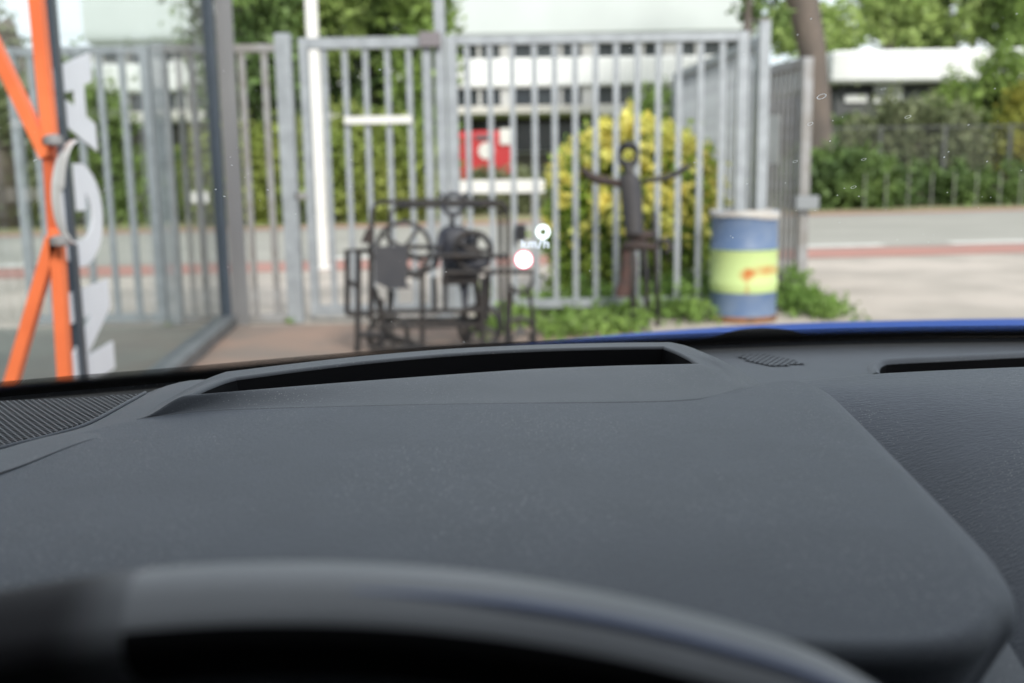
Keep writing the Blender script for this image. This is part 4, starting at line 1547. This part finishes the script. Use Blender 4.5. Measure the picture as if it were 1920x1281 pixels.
# ---- sensor grille and defroster slot
hex_grille('sensor_grille', [(1378, 666), (1400, 664), (1440, 664), (1478, 672), (1504, 682), (1470, 685.5), (1432, 684), (1405, 676)], E - 0.1755, 0.0062, 0.0021, m_shelf, dashboard)
sl_ = MB()
rows = []
for (off, dz) in ((0.010, -0.0035), (0.006, 0.0002), (0.003, 0.0016), (0.0, 0.0004), (-0.0015, -0.0012), (-0.003, -0.0035)):
    T = np.gradient(s0[:, :2], axis=0)
    T /= np.linalg.norm(T, axis=1, keepdims=True)
    nn = np.stack([-T[:, 1], T[:, 0]], axis=1)
    rows.append([(s0[k, 0] + nn[k, 0] * off, s0[k, 1] + nn[k, 1] * off, s0[k, 2] + dz) for k in range(80)])
sl_.grid(rows)
slot = sl_.build('defroster_vent', m_shelf, dashboard, smooth=True)
bk = MB()
T = np.gradient(s0[:, :2], axis=0)
T /= np.linalg.norm(T, axis=1, keepdims=True)
nn = np.stack([-T[:, 1], T[:, 0]], axis=1)
wall_ = [[(p[0] - q[0] * .003, p[1] - q[1] * .003, p[2] + dz) for p, q in zip(s0, nn)] for dz in (-0.003, -0.05)]
bk.grid(wall_ + [[(p[0] + 0.02, p[1] - 0.16, p[2] - 0.05) for p in s0]])
bk.build('slot_cavity', m_blk, dashboard)

# ---- lower dashboard, instrument display, console trim
low = MB()
front = L[ns[0] + ns[1]:ns[0] + ns[1] + ns[2]]
low.grid([[(p[0], p[1] + 0.015, p[2] - 0.03) for p in front[::3]], [(p[0], p[1] + 0.05, p[2] - 0.30) for p in front[::3]], [(p[0], p[1] + 0.2, p[2] - 0.55) for p in front[::3]]])
low.build('instrument_panel', m_blk, dashboard)
lp_ = MB()
prof_ = [(.72, -.19), (.50, -.187), (.36, -.19), (.335, -.20), (.33, -.22), (.36, -.36), (.42, -.62), (.5, -.95)]
lp_.grid([[(x_, y_, E + z_ - 0.02 * max(0, x_ + .25)) for x_ in np.linspace(-1.0, 0.02, 24)] for y_, z_ in prof_])
lp_.build('knee_panel', m_shelf, dashboard, smooth=True)
ct = MB()
cpts = [at_z(px, py, E - 0.205) for px, py in ((1800, 1222), (1885, 1196), (1925, 1262), (2050, 1340), (1960, 1420), (1680, 1340))]
ct.prism([(p[0], p[1]) for p in cpts], (1, 0, 0), (0, 1, 0), (0, 0, -1), (0, 0, E - 0.205), 0.03)
ct.build('console_trim', m_bez, dashboard)
lf = MB()
lf.grid([[(0.16, .36, E - .32), (0.45, .36, E - .32), (1.2, .40, E - .32)], [(0.16, .30, E - .45), (0.45, .30, E - .45), (1.2, .36, E - .45)], [(0.16, .45, E - .9), (0.45, .45, E - .9), (1.2, .5, E - .9)]])
lf.build('lower_panel', m_blk2, dashboard)

# ---- steering wheel
SWD = 0.225
m_rim = dash_mat('steering_leather', (0.20, 0.205, 0.215), 0.36, 0.0001, 1400, (1, 1, 1), dust=0.3, spec=0.5)
m_rimd = dash_mat('shaded_steering_leather', (0.020, 0.019, 0.022), 0.6, 0.0001, 1400, (1, 1, 1), dust=0.1, spec=0.3, sheen=0.0)  # rim leather with shade put into its colour, for the left part
up_ = np.array([0, math.sin(R(24)), math.cos(R(24))])
rt_ = np.array([0.9988, 0.0, -0.048])
rt_ /= np.linalg.norm(rt_)
T0 = at_d(640, 1160, SWD)
nrm_ = np.cross(rt_, up_)
nrm_ /= np.linalg.norm(nrm_)             # along the column
if nrm_[1] > 0:
    nrm_ = -nrm_                         # towards the driver
Rc = 0.36
half = 0.100
pts2 = []
for k in range(25):                      # flat-topped upper arc
    x = -half + 2 * half * k / 24
    pts2.append((x, -(Rc - math.sqrt(Rc * Rc - x * x))))
y_c = pts2[-1][1]
corner = []
for k in range(1, 13):                   # shoulder
    a = math.asin(half / Rc) + (R(90) - math.asin(half / Rc)) * k / 12
    a0 = math.asin(half / Rc)
    rc_ = 0.062
    cx0, cy0 = half - rc_ * math.sin(a0), y_c - rc_ * math.cos(a0)
    corner.append((cx0 + rc_ * math.sin(a), cy0 + rc_ * math.cos(a)))
side = [(corner[-1][0], corner[-1][1] - 0.012 * k) for k in range(1, 10)]
bot = []
for k in range(1, 13):
    a = R(90) * k / 12
    bot.append((side[-1][0] - 0.07 * (1 - math.cos(a)), side[-1][1] - 0.06 * math.sin(a)))
rhs = corner + side + bot
full = pts2 + rhs + [(-x, y) for x, y in rhs[::-1]]
full = np.array(full)
keep = [0]
for i in range(1, len(full)):
    if np.linalg.norm(full[i] - full[keep[-1]]) > 1e-4:
        keep.append(i)
full = full[keep]
F2 = resamp(np.vstack([full, full[:1]]), 241)[:-1]
# section: faceted rim. (a outward in plane, b towards the driver)
sec = []
base_sec = [(.0115, -.010), (.0128, -.005), (.0126, .0005), (.0108, .0055), (.0078, .0095), (.0055, .0115), (.0025, .0135), (-.0002, .0150), (-.004, .0155), (-.008, .0135), (-.0125, .004), (-.012, -.006), (-.004, -.0125), (.006, -.013)]
Tn = np.roll(F2, -1, 0) - np.roll(F2, 1, 0)
Tn /= np.linalg.norm(Tn, axis=1, keepdims=True)
On = np.stack([-Tn[:, 1], Tn[:, 0]], axis=1)
if On[12] @ np.array([0, 1]) < 0:
    On = -On
bsec = resamp(np.vstack([base_sec, base_sec[:1]]), 53)[:-1]
rows = []
for k in range(240):
    c = T0 + rt_ * F2[k, 0] + up_ * (F2[k, 1])
    o_ = rt_ * On[k, 0] + up_ * On[k, 1]
    rows.append([tuple(c + o_ * a + nrm_ * b_) for a, b_ in bsec])
wheel = None
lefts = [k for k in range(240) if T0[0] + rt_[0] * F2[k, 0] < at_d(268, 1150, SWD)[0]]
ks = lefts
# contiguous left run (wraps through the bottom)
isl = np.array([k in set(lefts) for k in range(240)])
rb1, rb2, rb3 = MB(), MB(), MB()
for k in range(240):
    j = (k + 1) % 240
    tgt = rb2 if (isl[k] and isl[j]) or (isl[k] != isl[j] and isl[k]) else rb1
    m0 = len(tgt.v)
    tgt.v += [tuple(map(float, p)) for p in rows[k]] + [tuple(map(float, p)) for p in rows[j]]
    nS = len(rows[0])
    ins = [q for q in range(nS) if bsec[q][0] < -0.0005] if tgt is rb1 else []
    tgt.f += [(m0 + q, m0 + (q + 1) % nS, m0 + nS + (q + 1) % nS, m0 + nS + q) for q in range(nS) if q not in ins]
    if ins:
        m0 = len(rb3.v)
        rb3.v += tgt.v[-2 * nS:]
        rb3.f += [(m0 + q, m0 + (q + 1) % nS, m0 + nS + (q + 1) % nS, m0 + nS + q) for q in ins]


def weld(b):
    idx, nv, mp = {}, [], []
    for p in b.v:
        key = tuple(round(c, 6) for c in p)
        if key not in idx:
            idx[key] = len(nv)
            nv.append(p)
        mp.append(idx[key])
    b.v = nv
    b.f = [tuple(mp[i] for i in f) for f in b.f]
    return b


wheel = weld(rb1).build('steering_wheel', m_rim, car, smooth=True)
rb3 = weld(rb3)
used = sorted({i for f in rb3.f for i in f})
rm_ = {q: i for i, q in enumerate(used)}
rb3.v = [rb3.v[q] for q in used]
rb3.f = [tuple(rm_[i] for i in f) for f in rb3.f]
rb3.build('rim_shade', m_blk, wheel, smooth=True)  # shaded inner half of the rim, coloured black
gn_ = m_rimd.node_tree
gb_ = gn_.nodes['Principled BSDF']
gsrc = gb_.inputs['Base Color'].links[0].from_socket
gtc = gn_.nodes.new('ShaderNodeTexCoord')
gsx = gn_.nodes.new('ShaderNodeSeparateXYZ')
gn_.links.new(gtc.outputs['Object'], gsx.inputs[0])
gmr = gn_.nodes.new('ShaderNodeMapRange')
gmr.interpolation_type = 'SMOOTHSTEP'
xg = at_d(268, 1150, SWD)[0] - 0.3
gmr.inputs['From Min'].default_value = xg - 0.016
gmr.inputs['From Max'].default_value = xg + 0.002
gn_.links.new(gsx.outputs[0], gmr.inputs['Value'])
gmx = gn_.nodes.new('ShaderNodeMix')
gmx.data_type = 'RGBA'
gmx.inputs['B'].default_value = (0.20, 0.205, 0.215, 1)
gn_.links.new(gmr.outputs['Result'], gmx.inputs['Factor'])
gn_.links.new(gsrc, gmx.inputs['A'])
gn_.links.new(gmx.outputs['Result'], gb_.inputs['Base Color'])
weld(rb2).build('shaded_rim', m_rimd, wheel, smooth=True)  # left rim, painted shade fading into the leather colour
pk = [k for k in range(240) if not isl[k]]
br = [i for i in range(len(pk) - 1) if pk[i + 1] != pk[i] + 1]
if br:
    pk = pk[br[0] + 1:] + pk[:br[0] + 1]
pl = []
for k in pk:
    c = T0 + rt_ * F2[k, 0] + up_ * F2[k, 1]
    pl.append(c + (rt_ * On[k, 0] + up_ * On[k, 1]) * 0.0058 + nrm_ * 0.0102)
xs0 = at_d(520, 1150, SWD)[0]
if pl[0][0] > pl[-1][0]:
    pl = pl[::-1]
i0 = next(i for i, p in enumerate(pl) if p[0] > xs0 and p[2] > T0[2] - 0.05)
pl = pl[i0:i0 + 110]
MB().tube(pl, list(np.interp(range(len(pl)), [0, 14, len(pl) - 1], [0.0004, 0.0020, 0.0020])), 8).build('reflection_streak', mat('blue_reflection_streak', (0.20, 0.235, 0.36), 0.5, c2=(0.18, 0.21, 0.32), scale=30), wheel, smooth=True)  # glossy reflection along the rim, built as a blue strip
hubc = T0 + up_ * (-0.16) - nrm_ * 0.03
MB().prism([(0.085 * math.cos(2 * math.pi * k / 32), 0.06 * math.sin(2 * math.pi * k / 32)) for k in range(32)], rt_, up_, -nrm_, hubc, 0.03).build('hub', m_blk2, wheel)
sp_ = MB()
sp_.beam(hubc - rt_ * 0.07 - nrm_ * 0.012, T0 + rt_ * (F2[:, 0].min() + 0.01) + up_ * (-0.13), 0.03, 0.016, up=tuple(nrm_))
sp_.beam(hubc + rt_ * 0.07 - nrm_ * 0.012, T0 + rt_ * (F2[:, 0].max() - 0.01) + up_ * (-0.13), 0.03, 0.016, up=tuple(nrm_))
sp_.build('spoke', m_blk2, wheel)

# ---- windscreen
CFW = np.array([-0.14, 0.99])
m_scr = glass_mat('windscreen_glass', (0.95, 0.965, 0.96), 0.30, 1.45)
SLOPE = R(31)


def scr(k, v):
    """point v metres up the screen from its foot at column k"""
    w_ = W[k]
    bend = SLOPE + 0.10 * v
    return np.array([w_[0] - CFW[0] * math.cos(bend) * v * 1.0 - (w_[0] - 0.3) * 0.12 * v, w_[1] - CFW[1] * math.cos(bend) * v, ZW + math.sin(bend) * v])


vs_ = np.linspace(-0.02, 0.95, 48)
ws_ = MB()
ws_.grid([[tuple(scr(k, v)) for k in range(150)] for v in vs_])
screen = ws_.build('windscreen', m_scr, car, smooth=True)
# halftone ceramic border
mfr, n, b_ = nt('ceramic_border')
b_.inputs['Base Color'].default_value = (0.008, 0.008, 0.009, 1)
b_.inputs['Roughness'].default_value = 0.5
uvn = n.nodes.new('ShaderNodeUVMap')
spu = n.nodes.new('ShaderNodeSeparateXYZ')
n.links.new(uvn.outputs[0], spu.inputs[0])
PIT = 0.0027


def hexcell(ox, oy):
    fx_ = mth(n, 'FRACT', mth(n, 'ADD', mth(n, 'DIVIDE', spu.outputs[0], PIT), ox), None)
    fy_ = mth(n, 'FRACT', mth(n, 'ADD', mth(n, 'DIVIDE', spu.outputs[1], PIT * 1.732), oy), None)
    ex = mth(n, 'SUBTRACT', fx_, 0.5)
    ey = mth(n, 'MULTIPLY', mth(n, 'SUBTRACT', fy_, 0.5), 1.732)
    return mth(n, 'SQRT', mth(n, 'ADD', mth(n, 'MULTIPLY', ex, ex), mth(n, 'MULTIPLY', ey, ey)), None)


dmin = mth(n, 'MINIMUM', hexcell(0, 0), hexcell(0.5, 0.5))
mrv = n.nodes.new('ShaderNodeMapRange')
mrv.inputs['From Min'].default_value = 0.012
mrv.inputs['From Max'].default_value = 0.0385
mrv.inputs['To Min'].default_value = 0.62
mrv.inputs['To Max'].default_value = 0.40
n.links.new(spu.outputs[1], mrv.inputs['Value'])
ink = mth(n, 'LESS_THAN', dmin, mrv.outputs['Result'])
tr_ = n.nodes.new('ShaderNodeBsdfTransparent')
mxs = n.nodes.new('ShaderNodeMixShader')
n.links.new(ink, mxs.inputs[0])
n.links.new(tr_.outputs[0], mxs.inputs[1])
n.links.new(b_.outputs[0], mxs.inputs[2])
n.links.new(mxs.outputs[0], n.nodes['Material Output'].inputs['Surface'])
fb = MB()
vv = np.linspace(-0.012, 0.0375, 9)
vk = np.interp(W[:, 0], [-.25, .2], [1.0, .98])
fb.grid([[tuple(scr(k, v * vk[k]) + np.array([0, -0.0006, 0.0004])) for k in range(150)] for v in vv])
frit = fb.build('dotted_border', mfr, screen, smooth=True)
us = np.concatenate([[0], np.cumsum(np.linalg.norm(np.diff(W, axis=0), axis=1))])
uvl = frit.data.uv_layers.new(name='UVMap')
for lp in frit.data.loops:
    vi = lp.vertex_index
    uvl.data[lp.index].uv = (us[vi % 150], vv[vi // 150])
# dried water spots and dust on the glass
m_spot = mat('dried_water_spot', (0.8, 0.81, 0.8), 0.6)
_n = m_spot.node_tree
_t = _n.nodes.new('ShaderNodeBsdfTranslucent')
_t.inputs['Color'].default_value = (0.85, 0.86, 0.85, 1)
_m = _n.nodes.new('ShaderNodeMixShader')
_m.inputs[0].default_value = 0.7
_n.links.new(_n.nodes['Principled BSDF'].outputs[0], _m.inputs[1])
_n.links.new(_t.outputs[0], _m.inputs[2])
_n.links.new(_m.outputs[0], _n.nodes['Material Output'].inputs['Surface'])
TRI = []
k0 = [tuple(scr(k, v)) for v in (0.0, 0.3) for k in range(150)]
def on_screen(px, py):
    """point on the glass hit by the line of sight, by stepping the screen's own grid"""
    r = ray(px, py)
    best = None
    lo_, hi_ = 0.25, 1.3
    def side_(t):
        p = EYE + r * t
        k = int(np.abs(W[:, 0] + (p[0] * 0) - p[0]).argmin())
        w_ = W[k]
        v = max(0.0, (p[2] - ZW) / math.sin(SLOPE + 0.03))
        q = scr(k, v)
        return p[1] - q[1]
    for _ in range(40):
        mid = (lo_ + hi_) / 2
        if side_(mid) > 0:
            hi_ = mid
        else:
            lo_ = mid
    return EYE + r * lo_
spots = MB()
sn = np.array([0.0, math.sin(SLOPE), math.cos(SLOPE)])
sx_ = np.array([1.0, 0, 0])
sy_ = np.cross(sn, sx_)
for (px, py, a_, b2_) in ((1537, 182, 7.5, 4.5), (1698, 220, 5, 2.5), (1516, 233, 4.5, 3), (1597, 351, 4.5, 2.5), (1616, 299, 4, 2), (1488, 303, 4, 2.2), (1652, 168, 4, 1.8)):
    c = on_screen(px, py) - np.array([0, 0.004, 0])
    sc_ = np.linalg.norm(c - EYE) / 1920
    ring = []
    for rr_ in (1.0, 0.8):
        ring.append([tuple(c + sx_ * a_ * sc_ * rr_ * math.cos(t) * 1.0 + (sy_ * math.sin(t) * b2_ * 1.9 + sx_ * -0.25 * math.sin(t) * a_) * sc_ * rr_) for t in np.linspace(0, 2 * math.pi, 18, endpoint=False)])
    spots.grid(ring, closed=True)
spot_o = spots.build('water_spot', m_spot, screen)
spot_o['kind'] = 'stuff'
du = MB()
pts_ = [(738, 577), (746, 594), (735, 602), (837, 509), (1580, 353), (1567, 366), (1607, 368), (1772, 361), (1837, 369), (1853, 370), (1846, 303), (1910, 320), (1811, 235), (1576, 220), (1558, 227), (1553, 265), (1774, 285),
        (1766, 295), (1517, 37), (1492, 67), (1860, 167), (1900, 28), (408, 355), (424, 368), (438, 310), (505, 356), (490, 376), (514, 247), (548, 142), (714, 132), (120, 325), (70, 302), (73, 300), (430, 500), (1470, 343),
        (1398, 345), (1368, 442), (1372, 445), (590, 405), (556, 401), (1105, 507), (1232, 507), (870, 640), (1490, 395), (1300, 305), (660, 350), (300, 402), (660, 300), (1040, 110), (1010, 205)]
for k in range(120):
    pts_.append((random.uniform(0, 1920), random.uniform(10, 560)))
for i, (px, py) in enumerate(pts_):
    c = on_screen(px, py) - np.array([0, 0.004, 0])
    s_ = np.linalg.norm(c - EYE) / 1920 * (random.uniform(0.9, 1.9) if i < 50 else random.uniform(0.4, 0.9))
    a_ = random.uniform(0, 3.1)
    e_ = sx_ * math.cos(a_) + sy_ * math.sin(a_)
    f_ = sy_ * math.cos(a_) - sx_ * math.sin(a_)
    du.add([c - e_ * s_ * 1.5, c - f_ * s_, c + e_ * s_ * 1.5, c + f_ * s_], [(0, 1, 2, 3)])
duo = du.build('dust', m_spot, screen)
duo['kind'] = 'stuff'

# ---- head-up display image, floating ahead of the screen where the eye sees it
HD = 1.25
hud = None
c = at_d(1018, 435, HD)
hx, hz = np.array([1.0, 0, -0.0155]), np.array([0.0155, 0, 1.0])
hs = HD / 1920 * 1.013
m_h1 = emis('display_white', (0.86, 1.0, 0.97), 1.15)
m_h2 = emis('display_pale', (0.80, 0.88, 1.0), 0.75)
m_h3 = emis('display_bright_white', (1.0, 1.0, 1.0), 1.5)
m_h4 = emis('display_red', (1.0, 0.25, 0.33), 0.9)


def ringpoly(c, r0, r1, m, name, parent, off=0.0, sx=1.0):
    b = MB()
    rows_ = []
    for rr_, dy in ((r0, 0), (r1, 0), (r1, 0.0015), (r0, 0.0015), (r0, 0)):
        rows_.append([tuple(c + hx * rr_ * sx * hs * math.cos(t) + hz * rr_ * hs * math.sin(t) + np.array([0, dy + off, 0])) for t in np.linspace(0, 2 * math.pi, 40, endpoint=False)])
    b.grid(rows_, closed=True)
    return b.build(name, m, parent)


hud = ringpoly(c, 5.2, 14.6, m_h1, 'head_up_display', car, sx=0.97)
# km/h glyphs
GL = {
    'k': [[(0, 0), (0, 1.4)], [(0, .45), (.6, 1)], [(.2, .6), (.65, 0)]],
    'm': [[(0, 0), (0, 1)], [(0, .85), (.35, 1), (.5, .85), (.5, 0)], [(.5, .85), (.85, 1), (1.0, .85), (1.0, 0)]],
    '/': [[(0, -.15), (.5, 1.45)]],
    'h': [[(0, 0), (0, 1.4)], [(0, .8), (.35, 1), (.6, .85), (.6, 0)]],
}
ub = MB()
ox = at_d(979, 465, HD)
cx_ = 0.0
for ch, wd_ in (('k', 1.0), ('m', 1.4), ('/', .85), ('h', .8)):
    for st_ in GL[ch]:
        for a, c2 in zip(st_[:-1], st_[1:]):
            p0 = ox + hx * (cx_ + a[0]) * 12.5 * hs + hz * a[1] * 10.5 * hs
            p1 = ox + hx * (cx_ + c2[0]) * 12.5 * hs + hz * c2[1] * 10.5 * hs
            ub.beam(p0, p1, 3.6 * hs, 0.0015 if False else 3.2 * hs, up=(0, 1, 0))
    cx_ += wd_
ub.build('unit_text', m_h2, hud)
c = at_d(982, 487, HD)
ringpoly(c, 0.05, 16.2, m_h3, 'limit_disc', hud)
ringpoly(c, 16.3, 18.6, m_h4, 'limit_ring', hud, 0.0)

# ---- bonnet and wiper outside the screen
m_blue = mat('blue_car_paint', (0.006, 0.085, 0.46), 0.48, 0.75, c2=(0.006, 0.078, 0.42), scale=3, spec=0.2)
crestp = [(-900, 790, 1.30), (-500, 745, 1.45), (-150, 738, 1.55), (100, 722, 1.62), (400, 702, 1.68), (650, 682, 1.74), (870, 659, 1.78), (1000, 644, 1.8), (1200, 625, 1.85), (1400, 611, 1.9), (1600, 603, 1.93), (1920, 597, 1.95), (2300, 597, 1.93), (2800, 612, 1.85)]
cr_ = resamp(np.array([at_d(px, py, d) for px, py, d in crestp]), 90)
rows = []
for t in np.linspace(-0.62, 0.75, 36):
    row = []
    for k, p in enumerate(cr_):
        slope = (p[2] - 1.25) / p[1]
        y = p[1] + t * (0.78 if t < 0 else 1)
        z = p[2] + slope * (y - p[1]) - (0.10 * t * t if t > 0 else 0.10 * t * t)
        row.append((p[0] + t * CFW[0], y, z))
    rows.append(row)
back = resamp(rows[0], 150)
MB().grid([[(w_[0], w_[1] + 0.012, ZW - 0.012) for w_ in W], [((w_[0] + q[0]) / 2, (w_[1] + q[1]) / 2, min(ZW - 0.05, q[2] - 0.03)) for w_, q in zip(W, back)],
           [(q[0], q[1] + 0.02, q[2] - 0.012) for q in back]]).build('scuttle_panel', m_blk, car, smooth=True)
MB().grid(rows).build('bonnet', m_blue, car, smooth=True)
wp = MB()
pth = [at_d(px, py, 1.12) for px, py in ((1290, 652), (1340, 641), (1385, 632), (1430, 630), (1475, 633), (1520, 641), (1600, 646))]
wp.tube(resamp(pth, 30), list(np.interp(np.linspace(0, 1, 30), [0, .3, .45, .6, .75, 1], [.003, .008, .009, .009, .006, .005])), 12)
wp.build('wiper', m_blk, car, smooth=True)

# ---- body shell round the viewer
SHELL = True
# (roof lining, pillars, doors, seat backs, added light blocks)
m_lin = mat('roof_lining', (0.36, 0.36, 0.35), 0.9, c2=(0.33, 0.33, 0.32), scale=30)
m_trim = mat('door_trim', (0.05, 0.052, 0.058), 0.7, c2=(0.06, 0.062, 0.068), scale=20)
top = [scr(k, 0.95) for k in range(0, 150, 7)]
rl = MB()
rl.grid([[tuple(p) for p in top], [(p[0] * .9 + .03, p[1] - .25, p[2] + .06) for p in top], [(p[0] * .9 + .03, -.6, E + .43) for p in top], [(p[0] * .88 + .03, -1.7, E + .34) for p in top]])
rl.build('roof', m_lin, car, smooth=True)
for k in (0, 149):
    b = MB()
    b.tube([scr(k, v) for v in (-0.02, .25, .55, .95)], [.05, .045, .045, .05], 10)
    b.build('pillar', m_trim, car, smooth=True)
for sx0 in (-0.88, 1.38):
    b = MB()
    b.box((sx0, -.6, E - .62), (.08, 2.4, .85))
    b.build('door', m_trim, car)
for sx0 in (-0.86, 1.36):
    MB().box((sx0, -.98, E - .1), (.06, 1.6, 1.0)).build('side_light_block', m_trim, car)  # opaque panels out of view, added to darken the cabin
bb = MB()
bb.box((.28, -1.75, E - .25), (2.3, .12, 1.4))  # full-height panel, closes the rear of the cabin against light
bb.build('rear_light_block', m_trim, car)
for xs_ in (.0, .62):
    MB().box((xs_, -.34, E - .30), (.52, .14, .80)).build('seat_back', m_trim, car)
bb = MB()
bb.box((.28, -.6, E - 1.0), (2.1, 2.6, .06))
bb.build('floor_pan', m_trim, car)
